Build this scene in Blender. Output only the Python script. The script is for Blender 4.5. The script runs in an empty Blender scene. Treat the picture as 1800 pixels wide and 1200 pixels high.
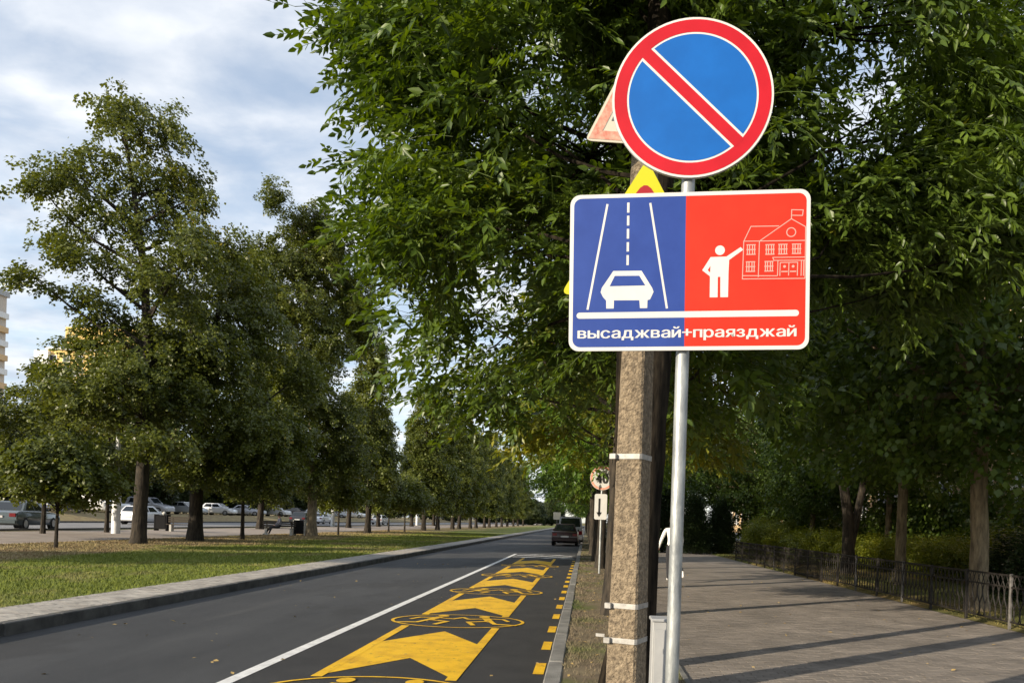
import bpy, bmesh, math, random
import numpy as np
from mathutils import Vector, Matrix, Euler
R = math.radians
scene = bpy.context.scene
# ------------------------------------------------------------------ camera
cam_d = bpy.data.cameras.new('camera'); cam = bpy.data.objects.new('camera', cam_d)
scene.collection.objects.link(cam); scene.camera = cam
cam_d.sensor_width = 36; cam_d.lens = 27.0
cam_d.shift_x = -130 / 1800; cam_d.shift_y = 318.5 / 1800
cam_d.clip_start = .05; cam_d.clip_end = 6000
cam.location = (0, 0, 1.55); cam.rotation_euler = (R(90), R(-1.9), 0)
# ------------------------------------------------------------------ light
SUN_DIR = Vector((.77, .64, 0)).normalized()      # horizontal travel of the light
SUN_EL = R(18)
sun_d = bpy.data.lights.new('sun', 'SUN'); sun = bpy.data.objects.new('sun', sun_d)
scene.collection.objects.link(sun)
sun_d.energy = 4.8; sun_d.angle = R(.6); sun_d.color = (1, .86, .66)
d = Vector((SUN_DIR.x * math.cos(SUN_EL), SUN_DIR.y * math.cos(SUN_EL), -math.sin(SUN_EL)))
sun.rotation_euler = d.to_track_quat('-Z', 'Y').to_euler(); sun.location = (-20, -20, 30)
world = bpy.data.worlds.new('World'); scene.world = world; world.use_nodes = True
nt = world.node_tree; nt.nodes.clear()
N = nt.nodes.new; L = nt.links.new
out = N('ShaderNodeOutputWorld'); bg = N('ShaderNodeBackground'); bg.inputs[1].default_value = .15
sky = N('ShaderNodeTexSky'); sky.sky_type = 'NISHITA'; sky.sun_disc = False
sky.sun_elevation = SUN_EL; sky.sun_rotation = math.atan2(-SUN_DIR.x, -SUN_DIR.y)
sky.air_density = 1.0; sky.dust_density = .6; sky.ozone_density = 1.2
tc = N('ShaderNodeTexCoord'); sep = N('ShaderNodeSeparateXYZ'); L(tc.outputs['Generated'], sep.inputs[0])
mz = N('ShaderNodeMath'); mz.operation = 'MAXIMUM'; mz.inputs[1].default_value = .03; L(sep.outputs[2], mz.inputs[0])
az = N('ShaderNodeMath'); az.operation = 'ADD'; az.inputs[1].default_value = .16; L(mz.outputs[0], az.inputs[0])
dv = N('ShaderNodeVectorMath'); dv.operation = 'DIVIDE'; L(tc.outputs['Generated'], dv.inputs[0])
cb = N('ShaderNodeCombineXYZ'); [L(az.outputs[0], cb.inputs[i]) for i in range(3)]; L(cb.outputs[0], dv.inputs[1])
flat = N('ShaderNodeVectorMath'); flat.operation = 'MULTIPLY'; flat.inputs[1].default_value = (1, 1.35, 0); L(dv.outputs[0], flat.inputs[0])
nz = N('ShaderNodeTexNoise'); nz.inputs['Scale'].default_value = 2.3; nz.inputs['Detail'].default_value = 7; nz.inputs['Roughness'].default_value = .56
nz.inputs['Distortion'].default_value = .35; L(flat.outputs[0], nz.inputs['Vector'])
cr = N('ShaderNodeValToRGB'); cr.color_ramp.elements[0].position = .40; cr.color_ramp.elements[1].position = .56
cr.color_ramp.elements[0].color = (.50, .50, .50, 1); cr.color_ramp.elements[1].color = (.905, .93, .93, 1); L(nz.outputs['Fac'], cr.inputs[0])
nz2 = N('ShaderNodeTexNoise'); nz2.inputs['Scale'].default_value = 4.5; nz2.inputs['Detail'].default_value = 6; L(flat.outputs[0], nz2.inputs['Vector'])
cc = N('ShaderNodeValToRGB'); cc.color_ramp.elements[0].position = .35; cc.color_ramp.elements[1].position = .68
cc.color_ramp.elements[0].color = (2.75, 3.1, 3.65, 1); cc.color_ramp.elements[1].color = (4.5, 4.6, 4.75, 1); L(nz2.outputs['Fac'], cc.inputs[0])
mx = N('ShaderNodeMix'); mx.data_type = 'RGBA'; L(cr.outputs[0], mx.inputs[0]); L(sky.outputs[0], mx.inputs[6]); L(cc.outputs[0], mx.inputs[7])
L(mx.outputs[2], bg.inputs[0]); L(bg.outputs[0], out.inputs[0])
scene.view_settings.view_transform = 'Standard'; scene.view_settings.look = 'None'
scene.view_settings.exposure = 0.68; scene.view_settings.gamma = 1
scene.render.engine = 'CYCLES'
scene.cycles.max_bounces = 6; scene.cycles.diffuse_bounces = 3; scene.cycles.transmission_bounces = 3
scene.cycles.transparent_max_bounces = 6; scene.cycles.glossy_bounces = 2
scene.cycles.use_denoising = True
C = scene.collection
rng = np.random.default_rng(7); random.seed(7)

# ------------------------------------------------------------------ materials
def srgb(r, g, b):
    f = lambda c: (c / 255 / 12.92) if c / 255 <= .04045 else ((c / 255 + .055) / 1.055) ** 2.4
    return (f(r), f(g), f(b))
def mat(name, col, rough=.6, metal=0, spec=.5, col2=None, scale=4, detail=5, bump=0, bscale=60, stretch=(1, 1, 1), lo=.35, hi=.65, coat=0, alpha=None):
    m = bpy.data.materials.new(name); m.use_nodes = True
    t = m.node_tree; b = t.nodes['Principled BSDF']
    b.inputs['Base Color'].default_value = (*col, 1); b.inputs['Roughness'].default_value = rough
    b.inputs['Metallic'].default_value = metal; b.inputs['Specular IOR Level'].default_value = spec
    if coat: b.inputs['Coat Weight'].default_value = coat
    if col2 or bump:
        g = t.nodes.new('ShaderNodeNewGeometry'); mp = t.nodes.new('ShaderNodeMapping'); mp.inputs['Scale'].default_value = stretch
        t.links.new(g.outputs['Position'], mp.inputs[0])
    if col2:
        n = t.nodes.new('ShaderNodeTexNoise'); n.inputs['Scale'].default_value = scale; n.inputs['Detail'].default_value = detail; n.inputs['Roughness'].default_value = .62
        t.links.new(mp.outputs[0], n.inputs['Vector'])
        c = t.nodes.new('ShaderNodeValToRGB'); c.color_ramp.elements[0].position = lo; c.color_ramp.elements[1].position = hi
        c.color_ramp.elements[0].color = (*col, 1); c.color_ramp.elements[1].color = (*col2, 1)
        t.links.new(n.outputs['Fac'], c.inputs[0]); t.links.new(c.outputs[0], b.inputs['Base Color'])
    if bump:
        n2 = t.nodes.new('ShaderNodeTexNoise'); n2.inputs['Scale'].default_value = bscale; n2.inputs['Detail'].default_value = 4
        t.links.new(mp.outputs[0], n2.inputs['Vector'])
        bp = t.nodes.new('ShaderNodeBump'); bp.inputs['Strength'].default_value = bump; bp.inputs['Distance'].default_value = .02
        t.links.new(n2.outputs['Fac'], bp.inputs['Height']); t.links.new(bp.outputs[0], b.inputs['Normal'])
    return m
def leafmat(name, a, b, yellow=None, yfrac=.0, trans=.3, patch=.35):
    """leaf blade: colour differs leaf by leaf and in patches, light passes through"""
    m = bpy.data.materials.new(name); m.use_nodes = True; t = m.node_tree; p = t.nodes['Principled BSDF']
    g = t.nodes.new('ShaderNodeNewGeometry')
    c = t.nodes.new('ShaderNodeValToRGB'); c.color_ramp.elements[0].color = (*a, 1); c.color_ramp.elements[1].color = (*b, 1)
    n = t.nodes.new('ShaderNodeTexNoise'); n.inputs['Scale'].default_value = patch; n.inputs['Detail'].default_value = 3
    t.links.new(g.outputs['Position'], n.inputs['Vector'])
    ad = t.nodes.new('ShaderNodeMath'); ad.operation = 'MULTIPLY_ADD'; ad.inputs[1].default_value = .55; t.links.new(g.outputs['Random Per Island'], ad.inputs[0])
    s2 = t.nodes.new('ShaderNodeMath'); s2.operation = 'MULTIPLY_ADD'; s2.inputs[1].default_value = 1.1; s2.inputs[2].default_value = -.32
    t.links.new(n.outputs['Fac'], s2.inputs[0]); t.links.new(s2.outputs[0], ad.inputs[2]); t.links.new(ad.outputs[0], c.inputs[0])
    col = c.outputs[0]
    if yellow:
        e = c.color_ramp.elements.new(min(.97, 1 - yfrac)); e.color = (*b, 1); c.color_ramp.elements[-1].color = (*yellow, 1)
    t.links.new(col, p.inputs['Base Color']); p.inputs['Roughness'].default_value = .42; p.inputs['Specular IOR Level'].default_value = .45
    tr = t.nodes.new('ShaderNodeBsdfTranslucent')
    hs = t.nodes.new('ShaderNodeHueSaturation'); hs.inputs['Hue'].default_value = .485; hs.inputs['Saturation'].default_value = 1.15; hs.inputs['Value'].default_value = 1.5
    t.links.new(col, hs.inputs['Color']); t.links.new(hs.outputs[0], tr.inputs['Color'])
    ms = t.nodes.new('ShaderNodeMixShader'); ms.inputs[0].default_value = trans
    t.links.new(p.outputs[0], ms.inputs[1]); t.links.new(tr.outputs[0], ms.inputs[2]); t.links.new(ms.outputs[0], t.nodes['Material Output'].inputs[0])
    return m
M = {}
M['asphalt'] = mat('asphalt', (.028, .030, .034), .82, col2=(.050, .052, .056), scale=.9, detail=9, bump=.5, bscale=220, stretch=(1, .25, 1))
M['asphalt_new'] = mat('asphalt_new', (.017, .017, .019), .8, col2=(.030, .030, .031), scale=1.6, detail=9, bump=.5, bscale=220)
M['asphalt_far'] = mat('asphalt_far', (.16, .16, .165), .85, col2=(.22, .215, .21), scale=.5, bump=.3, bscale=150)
M['paint_white'] = mat('paint_white', (.60, .60, .60), .7, col2=(.78, .78, .77), scale=6, detail=9, bump=.3, bscale=200)
M['paint_yellow'] = mat('paint_yellow', (.56, .30, .004), .7, col2=(.82, .49, .006), scale=3.0, detail=12, bump=.4, bscale=200, lo=.28, hi=.56)
M['kerb'] = mat('kerb', (.13, .128, .122), .85, col2=(.24, .235, .22), scale=3, detail=9, bump=.5, bscale=90)
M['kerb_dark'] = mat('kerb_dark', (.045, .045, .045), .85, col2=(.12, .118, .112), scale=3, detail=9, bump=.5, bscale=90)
M['paver'] = mat('paver', (.15, .132, .115), .85, col2=(.235, .205, .178), scale=1.1, detail=9, bump=.5, bscale=110)
M['paver_strip'] = mat('paver_strip', (.26, .24, .215), .85, col2=(.38, .355, .32), scale=3, detail=9, bump=.5, bscale=110)
M['paver_bed'] = mat('paver_bed', (.12, .107, .097), .95, col2=(.17, .15, .135), scale=1.2, detail=8)
M['walkway'] = mat('walkway', (.25, .21, .185), .85, col2=(.34, .29, .25), scale=1.2, detail=8)
def stone_tones(m, lo_, hi_):
    t = m.node_tree; b = t.nodes['Principled BSDF']; src = b.inputs['Base Color'].links[0].from_socket
    g = t.nodes.new('ShaderNodeNewGeometry'); oi = t.nodes.new('ShaderNodeObjectInfo'); ad = t.nodes.new('ShaderNodeMath'); t.links.new(g.outputs['Random Per Island'], ad.inputs[0]); t.links.new(oi.outputs['Random'], ad.inputs[1])
    fr = t.nodes.new('ShaderNodeMath'); fr.operation = 'FRACT'; t.links.new(ad.outputs[0], fr.inputs[0])
    mr = t.nodes.new('ShaderNodeMapRange'); mr.inputs[3].default_value = lo_; mr.inputs[4].default_value = hi_; t.links.new(fr.outputs[0], mr.inputs[0])
    vm = t.nodes.new('ShaderNodeVectorMath'); vm.operation = 'SCALE'; t.links.new(src, vm.inputs[0]); t.links.new(mr.outputs[0], vm.inputs['Scale']); t.links.new(vm.outputs[0], b.inputs['Base Color'])
M['paver_far'] = mat('paver_far', (.15, .132, .115), .85, col2=(.235, .205, .178), scale=1.1, detail=9)
M['strip_far'] = mat('strip_far', (.22, .205, .185), .85, col2=(.33, .31, .28), scale=3, detail=9)
stone_tones(M['paver'], .86, 1.13); stone_tones(M['paver_strip'], .8, 1.18)
def overlay(m, col, scale, detail, stretch, lo, hi, fac):
    t = m.node_tree; b = t.nodes['Principled BSDF']; src = b.inputs['Base Color'].links[0].from_socket
    g = t.nodes.new('ShaderNodeNewGeometry'); mp = t.nodes.new('ShaderNodeMapping'); mp.inputs['Scale'].default_value = stretch; t.links.new(g.outputs['Position'], mp.inputs[0])
    n = t.nodes.new('ShaderNodeTexNoise'); n.inputs['Scale'].default_value = scale; n.inputs['Detail'].default_value = detail; n.inputs['Roughness'].default_value = .7; t.links.new(mp.outputs[0], n.inputs['Vector'])
    mr = t.nodes.new('ShaderNodeMapRange'); mr.inputs[1].default_value = lo; mr.inputs[2].default_value = hi; mr.inputs[4].default_value = fac; t.links.new(n.outputs['Fac'], mr.inputs[0])
    mx_ = t.nodes.new('ShaderNodeMix'); mx_.data_type = 'RGBA'; t.links.new(mr.outputs[0], mx_.inputs[0]); t.links.new(src, mx_.inputs[6]); mx_.inputs[7].default_value = (*col, 1); t.links.new(mx_.outputs[2], b.inputs['Base Color'])
overlay(M['paint_yellow'], (.05, .04, .03), 11, 14, (1, .5, 1), .57, .70, .75)
overlay(M['paint_white'], (.10, .10, .10), 9, 14, (1, .4, 1), .57, .72, .7)
overlay(M['asphalt'], (.085, .083, .08), 1.3, 12, (1, .08, 1), .56, .72, .55)
overlay(M['asphalt'], (.018, .018, .019), .35, 4, (1, .6, 1), .55, .62, .5)
overlay(M['asphalt_new'], (.06, .058, .055), 3, 14, (1, .3, 1), .58, .75, .6)
def grass_mat(name, g1, g2, dry, soil, dry_at, scale, belt=None):
    m = mat(name, g1, .9, spec=.2); t = m.node_tree; b = t.nodes['Principled BSDF']
    g = t.nodes.new('ShaderNodeNewGeometry')
    def noise(s, d, st=(1, 1, 1)):
        mp = t.nodes.new('ShaderNodeMapping'); mp.inputs['Scale'].default_value = st; t.links.new(g.outputs['Position'], mp.inputs[0])
        n = t.nodes.new('ShaderNodeTexNoise'); n.inputs['Scale'].default_value = s; n.inputs['Detail'].default_value = d; n.inputs['Roughness'].default_value = .65
        t.links.new(mp.outputs[0], n.inputs['Vector']); return n.outputs['Fac']
    def ramp(f, p0, p1, c0, c1):
        r = t.nodes.new('ShaderNodeValToRGB'); r.color_ramp.elements[0].position = p0; r.color_ramp.elements[1].position = p1
        r.color_ramp.elements[0].color = (*c0, 1); r.color_ramp.elements[1].color = (*c1, 1); t.links.new(f, r.inputs[0]); return r.outputs[0]
    base = ramp(noise(9, 6), .3, .7, g1, g2)
    nf = noise(scale, 7, (1, .7, 1))
    if belt:
        sx_ = t.nodes.new('ShaderNodeSeparateXYZ'); t.links.new(g.outputs['Position'], sx_.inputs[0])
        mr = t.nodes.new('ShaderNodeMapRange'); mr.inputs[1].default_value = belt[0]; mr.inputs[2].default_value = belt[1]; mr.inputs[3].default_value = 0; mr.inputs[4].default_value = belt[2]
        t.links.new(sx_.outputs[0], mr.inputs[0]); ad = t.nodes.new('ShaderNodeMath'); t.links.new(nf, ad.inputs[0]); t.links.new(mr.outputs[0], ad.inputs[1]); nf = ad.outputs[0]
    dm = ramp(nf, dry_at, dry_at + .16, (0, 0, 0), (1, 1, 1))
    mx = t.nodes.new('ShaderNodeMix'); mx.data_type = 'RGBA'; t.links.new(dm, mx.inputs[0]); t.links.new(base, mx.inputs[6])
    t.links.new(ramp(noise(2.2, 7), .35, .65, dry, soil), mx.inputs[7]); t.links.new(mx.outputs[2], b.inputs['Base Color'])
    return m
M['grass'] = grass_mat('grass', (.085, .115, .018), (.18, .205, .035), (.31, .26, .125), (.18, .125, .075), .50, .28, (-13.2, -17.0, .26))
M['verge'] = grass_mat('verge', (.06, .085, .022), (.12, .14, .04), (.20, .165, .105), (.135, .105, .075), .36, .9)
M['yard'] = grass_mat('yard', (.06, .075, .02), (.13, .13, .04), (.34, .25, .09), (.16, .11, .06), .45, .25)
M['galv'] = mat('galvanised', (.20, .215, .225), .5, metal=.5, col2=(.38, .40, .40), scale=22, detail=9, stretch=(1, 1, .35), bump=.15, bscale=40)
M['steel'] = mat('strap_steel', (.24, .235, .225), .6, metal=.3, col2=(.38, .37, .35), scale=25)
M['concrete'] = mat('concrete', (.085, .064, .042), .9, col2=(.31, .245, .165), scale=36, detail=14, bump=1.0, bscale=80, lo=.34, hi=.66)
M['sign_white'] = mat('sign_white', (.50, .50, .49), .45, col2=(.56, .56, .55), scale=5, detail=8)
overlay(M['concrete'], (.05, .042, .032), 3.5, 8, (1, 1, .25), .50, .68, .7); overlay(M['concrete'], (.30, .27, .22), 7, 10, (1, 1, .5), .60, .72, .5)
M['sign_back'] = mat('sign_back', (.5, .51, .52), .4, metal=.5)
M['sign_red'] = mat('sign_red', (.37, .002, .009), .45, spec=.3, col2=(.43, .004, .013), scale=6, detail=8)
M['sign_blue'] = mat('sign_blue', (.001, .085, .34), .45, spec=.3, col2=(.002, .10, .39), scale=6, detail=8)
M['plate_blue'] = mat('plate_blue', (.014, .040, .21), .45, spec=.3, col2=(.020, .052, .25), scale=5, detail=8)
M['plate_red'] = mat('plate_red', (.44, .017, .004), .45, spec=.3, col2=(.51, .023, .006), scale=5, detail=8)
M['plate_line'] = mat('plate_line', (.54, .29, .25), .4)
M['fluor'] = mat('fluor', (.48, .47, .005), .45)
M['dark_red'] = mat('dark_red', (.30, .01, .015), .4)
M['faded_red'] = mat('faded_red', (.62, .16, .11), .5, col2=(.70, .45, .33), scale=22)
M['faded_white'] = mat('faded_white', (.66, .62, .50), .5)
M['black'] = mat('black', (.012, .012, .013), .5)
M['grey_mark'] = mat('grey_mark', (.14, .14, .15), .5)
M['cab'] = mat('cabinet_grey', (.30, .31, .32), .55, col2=(.38, .385, .39), scale=5, detail=8)
M['iron'] = mat('iron', (.009, .0085, .008), .55, spec=.3, col2=(.026, .022, .020), scale=20)
M['iron_grey'] = mat('iron_grey', (.07, .066, .062), .5, col2=(.16, .15, .145), scale=12)
M['bark'] = mat('bark', (.010, .008, .006), .95, col2=(.056, .044, .031), scale=13, detail=9, bump=1.0, bscale=16, stretch=(1, 1, .22), lo=.40, hi=.68)
M['bark_shaded'] = mat('bark_shaded', (.006, .005, .004), .98, spec=.1, col2=(.034, .027, .019), scale=13, detail=9, bump=1.0, bscale=16, stretch=(1, 1, .22), lo=.40, hi=.68)  # shadow on the nearest trunks is put into this darker bark colour
M['bark_pale'] = mat('bark_pale', (.085, .066, .042), .95, col2=(.26, .21, .135), scale=14, detail=8, bump=1.0, bscale=30, stretch=(1, 1, .2), lo=.36, hi=.66)
M['leaf_ash'] = leafmat('leaf_ash', (.026, .056, .009), (.125, .190, .026), (.30, .31, .035), .06, .34, .9)
M['leaf_linden'] = leafmat('leaf_linden', (.030, .048, .010), (.145, .170, .030), (.34, .26, .04), .12, .32, .30)
M['leaf_fresh'] = leafmat('leaf_fresh', (.035, .085, .012), (.14, .23, .03), (.30, .33, .04), .08, .38, .3)
M['leaf_maple'] = leafmat('leaf_maple', (.032, .064, .012), (.115, .175, .028), (.28, .26, .03), .07, .38, .5)
M['leaf_gold'] = leafmat('leaf_gold', (.06, .09, .012), (.20, .22, .025), (.36, .30, .04), .2, .4, .5)
M['leaf_yellow'] = leafmat('leaf_yellow', (.09, .13, .015), (.22, .24, .025), (.40, .36, .05), .15, .35, .8)
M['leaf_dark'] = leafmat('leaf_dark', (.012, .028, .009), (.042, .068, .018), None, 0, .18, .8)
M['leaf_blue'] = leafmat('leaf_blue', (.035, .055, .055), (.10, .14, .14), None, 0, .1, .8)
M['leaf_back'] = leafmat('leaf_back', (.020, .034, .012), (.065, .085, .024), (.2, .17, .03), .06, .28, .2)
M['glass'] = mat('glass_dark', (.012, .016, .02), .08, spec=.8)
M['tyre'] = mat('tyre', (.012, .012, .013), .8)
M['rim'] = mat('rim', (.45, .46, .48), .35, metal=.8)
M['tail'] = mat('tail_lamp', (.16, .006, .008), .25)
M['lamp'] = mat('head_lamp', (.75, .77, .8), .15)
M['trim'] = mat('trim_black', (.02, .02, .022), .55)
M['wall_peach'] = mat('wall_peach', (.62, .43, .24), .9, col2=(.70, .50, .28), scale=.6)
M['wall_yellow'] = mat('wall_yellow', (.66, .45, .16), .9, col2=(.74, .52, .2), scale=.2)
M['wall_white'] = mat('wall_white', (.74, .75, .76), .85, col2=(.8, .8, .8), scale=.8)
M['wall_grey'] = mat('wall_grey', (.36, .37, .39), .9, col2=(.44, .45, .46), scale=1.5)
M['wall_tower'] = mat('wall_tower', (.52, .46, .40), .9, col2=(.6, .53, .46), scale=.2)
M['brick_red'] = mat('brick_red', (.36, .13, .08), .9)
M['lampwhite'] = mat('lamp_white', (.66, .68, .70), .5, col2=(.74, .76, .78), scale=3)
M['skin'] = mat('skin', (.45, .26, .18), .6)
M['cloth_white'] = mat('cloth_white', (.75, .74, .72), .85)
M['cloth_dark'] = mat('cloth_dark', (.018, .019, .024), .9)
M['cloth_plaid'] = mat('cloth_plaid', (.09, .09, .12), .9, col2=(.30, .29, .32), scale=40)
M['hair'] = mat('hair', (.03, .02, .014), .7)
M['bench_wood'] = mat('bench_wood', (.05, .04, .03), .8)
M['conc_pale'] = mat('conc_pale', (.50, .49, .46), .9)
M['bin'] = mat('bin_black', (.016, .016, .017), .95, spec=.08)
M['litter'] = mat('dry_leaf', (.34, .24, .09), .9)
def paint(name, col): 
    M[name] = mat(name, col, .28, metal=.25, coat=.6); return M[name]
for n_, c_ in dict(car_grey=(.075, .095, .10), car_white=(.74, .75, .77), car_maroon=(.022, .007, .010), car_silver=(.46, .48, .50), car_black=(.02, .02, .024), car_pale=(.42, .43, .46), car_blue=(.06, .08, .15)).items(): paint(n_, c_)

# ------------------------------------------------------------------ mesh helpers
def tag(o, label=None, cat=None, group=None, kind=None):
    if label: o['label'] = label
    if cat: o['category'] = cat
    if group: o['group'] = group
    if kind: o['kind'] = kind
    return o
def empty(name, loc=(0, 0, 0), rz=0):
    o = bpy.data.objects.new(name, None); C.objects.link(o); o.location = loc; o.rotation_euler = (0, 0, rz); o.empty_display_size = .2; return o
def link(name, me, parent=None, loc=None, rot=None):
    o = bpy.data.objects.new(name, me); C.objects.link(o)
    if parent: o.parent = parent
    if loc: o.location = loc
    if rot: o.rotation_euler = rot
    return o
class MB:
    def __init__(s): s.v = []; s.f = []
    def add(s, v, f):
        o = len(s.v); s.v += [tuple(p) for p in v]; s.f += [tuple(i + o for i in q) for q in f]; return s
    def box(s, x0, x1, y0, y1, z0, z1, bevel=0):
        b = bevel
        if b:
            # chamfered top and vertical edges
            r = [(x0 + b, y0), (x1 - b, y0), (x1, y0 + b), (x1, y1 - b), (x1 - b, y1), (x0 + b, y1), (x0, y1 - b), (x0, y0 + b)]
            r2 = [(x0 + 2 * b, y0 + b), (x1 - 2 * b, y0 + b), (x1 - b, y0 + 2 * b), (x1 - b, y1 - 2 * b), (x1 - 2 * b, y1 - b), (x0 + 2 * b, y1 - b), (x0 + b, y1 - 2 * b), (x0 + b, y0 + 2 * b)]
            v = [(x, y, z0) for x, y in r] + [(x, y, z1 - b) for x, y in r] + [(x, y, z1) for x, y in r2]
            f = [tuple(range(7, -1, -1)), tuple(range(16, 24))]
            for k in (0, 8):
                f += [(k + i, k + (i + 1) % 8, k + 8 + (i + 1) % 8, k + 8 + i) for i in range(8)]
            return s.add(v, f)
        v = [(x, y, z) for z in (z0, z1) for y in (y0, y1) for x in (x0, x1)]
        return s.add(v, [(0, 2, 3, 1), (4, 5, 7, 6), (0, 1, 5, 4), (2, 6, 7, 3), (0, 4, 6, 2), (1, 3, 7, 5)])
    def tube(s, pts, rad, n=8, cap=True, wob=0):
        pts = [Vector(p) for p in pts]; rad = rad if hasattr(rad, '__len__') else [rad] * len(pts)
        v = []; prev = None
        for i, p in enumerate(pts):
            t = (pts[min(i + 1, len(pts) - 1)] - pts[max(i - 1, 0)]).normalized()
            if prev is None:
                a = t.cross(Vector((0, 0, 1)) if abs(t.z) < .9 else Vector((1, 0, 0))).normalized()
            else: a = (prev - t * prev.dot(t)).normalized()
            prev = a; b = t.cross(a)
            for k in range(n):
                an = 2 * math.pi * k / n; r = rad[i] * (1 + (random.uniform(-wob, wob) if wob else 0))
                v.append(p + (a * math.cos(an) + b * math.sin(an)) * r)
        f = [(i * n + k, i * n + (k + 1) % n, (i + 1) * n + (k + 1) % n, (i + 1) * n + k) for i in range(len(pts) - 1) for k in range(n)]
        if cap: f += [tuple(range(n - 1, -1, -1)), tuple((len(pts) - 1) * n + k for k in range(n))]
        return s.add(v, f)
    def prism(s, pts, ya, yb):
        """polygon in the local XZ plane, front at ya (towards -Y)"""
        n = len(pts); v = [(x, ya, z) for x, z in pts] + [(x, yb, z) for x, z in pts]
        return s.add(v, [tuple(range(n)), tuple(range(2 * n - 1, n - 1, -1))] + [(i, n + i, n + (i + 1) % n, (i + 1) % n) for i in range(n)])
    def ring(s, r0, r1, ya, yb, n=72, cx=0, cz=0):
        a = [2 * math.pi * i / n for i in range(n)]
        v = [(cx + math.cos(t) * r, y, cz + math.sin(t) * r) for y in (ya, yb) for r in (r0, r1) for t in a]
        f = []
        for i in range(n):
            j = (i + 1) % n
            f += [(i, n + i, n + j, j), (2 * n + i, 2 * n + j, 3 * n + j, 3 * n + i), (n + i, 3 * n + i, 3 * n + j, n + j), (i, j, 2 * n + j, 2 * n + i)]
        return s.add(v, f)
    def line(s, a, b, w, ya, yb):
        a = Vector(a); b = Vector(b); t = (b - a).normalized(); p = Vector((-t.y, t.x)) * w / 2; e = t * w * .3
        return s.prism([a - e - p, b + e - p, b + e + p, a - e + p], ya, yb)
    def sheet(s, pts, z):
        return s.add([(x, y, z) for x, y in pts], [tuple(range(len(pts)))])
    def mesh(s, name, m, smooth=False):
        me = bpy.data.meshes.new(name); me.from_pydata(s.v, [], s.f); me.update()
        bm = bmesh.new(); bm.from_mesh(me); bmesh.ops.recalc_face_normals(bm, faces=bm.faces); bm.to_mesh(me); bm.free()
        for x in (m if isinstance(m, (list, tuple)) else [m]): me.materials.append(x)
        if smooth:
            me.polygons.foreach_set('use_smooth', [True] * len(me.polygons))
            me.set_sharp_from_angle(angle=R(38))
        return me
    def build(s, name, m, parent=None, loc=None, rot=None, smooth=False): return link(name, s.mesh(name, m, smooth), parent, loc, rot)
def circle(r, n=64, cx=0, cz=0): return [(cx + r * math.cos(2 * math.pi * i / n), cz + r * math.sin(2 * math.pi * i / n)) for i in range(n)]
def rrect(w, h, r, n=6):
    p = []
    for cx, cz, a0 in ((w / 2 - r, h / 2 - r, 0), (-w / 2 + r, h / 2 - r, 90), (-w / 2 + r, -h / 2 + r, 180), (w / 2 - r, -h / 2 + r, 270)):
        p += [(cx + r * math.cos(R(a0 + 90 * i / n)), cz + r * math.sin(R(a0 + 90 * i / n))) for i in range(n + 1)]
    return p
def rpoly(pts, r, n=5):
    """polygon with rounded corners"""
    o = []
    for i, p in enumerate(pts):
        p = Vector(p); a = (Vector(pts[i - 1]) - p).normalized(); b = (Vector(pts[(i + 1) % len(pts)]) - p).normalized()
        for k in range(n + 1):
            t = k / n; q = p + a * r * (1 - t) ** 2 + b * r * t ** 2; o.append((q.x, q.y))
    return o
def tri_mesh(name, V, F, m):
    me = bpy.data.meshes.new(name); V = np.asarray(V, np.float32); F = np.asarray(F, np.int32)
    me.vertices.add(len(V)); me.vertices.foreach_set('co', V.ravel())
    me.loops.add(F.size); me.loops.foreach_set('vertex_index', F.ravel())
    me.polygons.add(len(F)); me.polygons.foreach_set('loop_start', np.arange(0, F.size, 3, dtype=np.int32))
    me.update(calc_edges=True); me.materials.append(m); return me

# ------------------------------------------------------------------ setting: ground strips side by side
PROFILE = [(-900, 1.0), (-43, 1.0), (-39.2, .40), (-39, .27), (-27, .27), (-26, .29), (-19.5, .2), (-7.8, .15), (-6.75, .15), (-6.74, 0), (-.35, 0), (-.34, .09), (1.0, .07), (1.05, .05), (6.9, .05), (7.1, .08), (900, .08)]
def gz(x):
    for (a, za), (b, zb) in zip(PROFILE, PROFILE[1:]):
        if a <= x <= b: return za + (zb - za) * (x - a) / (b - a)
    return 0
def strip(name, xs, m, y0=-40, y1=420, dz=0, label=None):
    b = MB(); ys = [y0, y1]
    v = [(x, y, z + dz) for y in ys for x, z in xs]; n = len(xs)
    b.add(v, [(i, i + 1, n + i + 1, n + i) for i in range(n - 1)])
    o = b.build(name, m); tag(o, kind='structure'); return o
base = MB().sheet([(-3000, -200), (3000, -200), (3000, 5000), (-3000, 5000)], -.35).build('ground', M['yard']); tag(base, kind='structure')
strip('far_lawn', [(-900, 1.0), (-43, 1.0), (-39.2, .40)], M['grass'])
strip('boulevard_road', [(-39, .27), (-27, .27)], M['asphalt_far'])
strip('verge', [(-26.85, .30), (-26, .29)], M['verge'])
strip('walkway', [(-26, .287), (-19.5, .197)], M['walkway'])
lawn = strip('lawn', [(-19.5, .2), (-13, .17), (-7.83, .145)], M['grass'])
road = strip('road', [(-6.78, 0), (-.33, 0)], M['asphalt'])
verge_r = strip('roadside_verge', [(-.19, .085), (.4, .10), (1.0, .06)], M['verge'])
sidewalk = strip('sidewalk', [(1.05, .03), (6.92, .03)], M['paver_bed'], y1=20.02)
sidewalk_far = strip('sidewalk', [(1.05, .05), (6.92, .05)], M['paver_far'], y0=20.02)
strip('yard', [(6.92, .05), (7.2, .08), (14, .10), (900, .10)], M['yard'])
# far kerbs of the second road
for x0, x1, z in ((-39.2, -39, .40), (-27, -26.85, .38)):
    k = MB().box(x0, x1, -40, 420, .1, z).build('kerb', M['kerb_dark']); tag(k, kind='structure')
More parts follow.
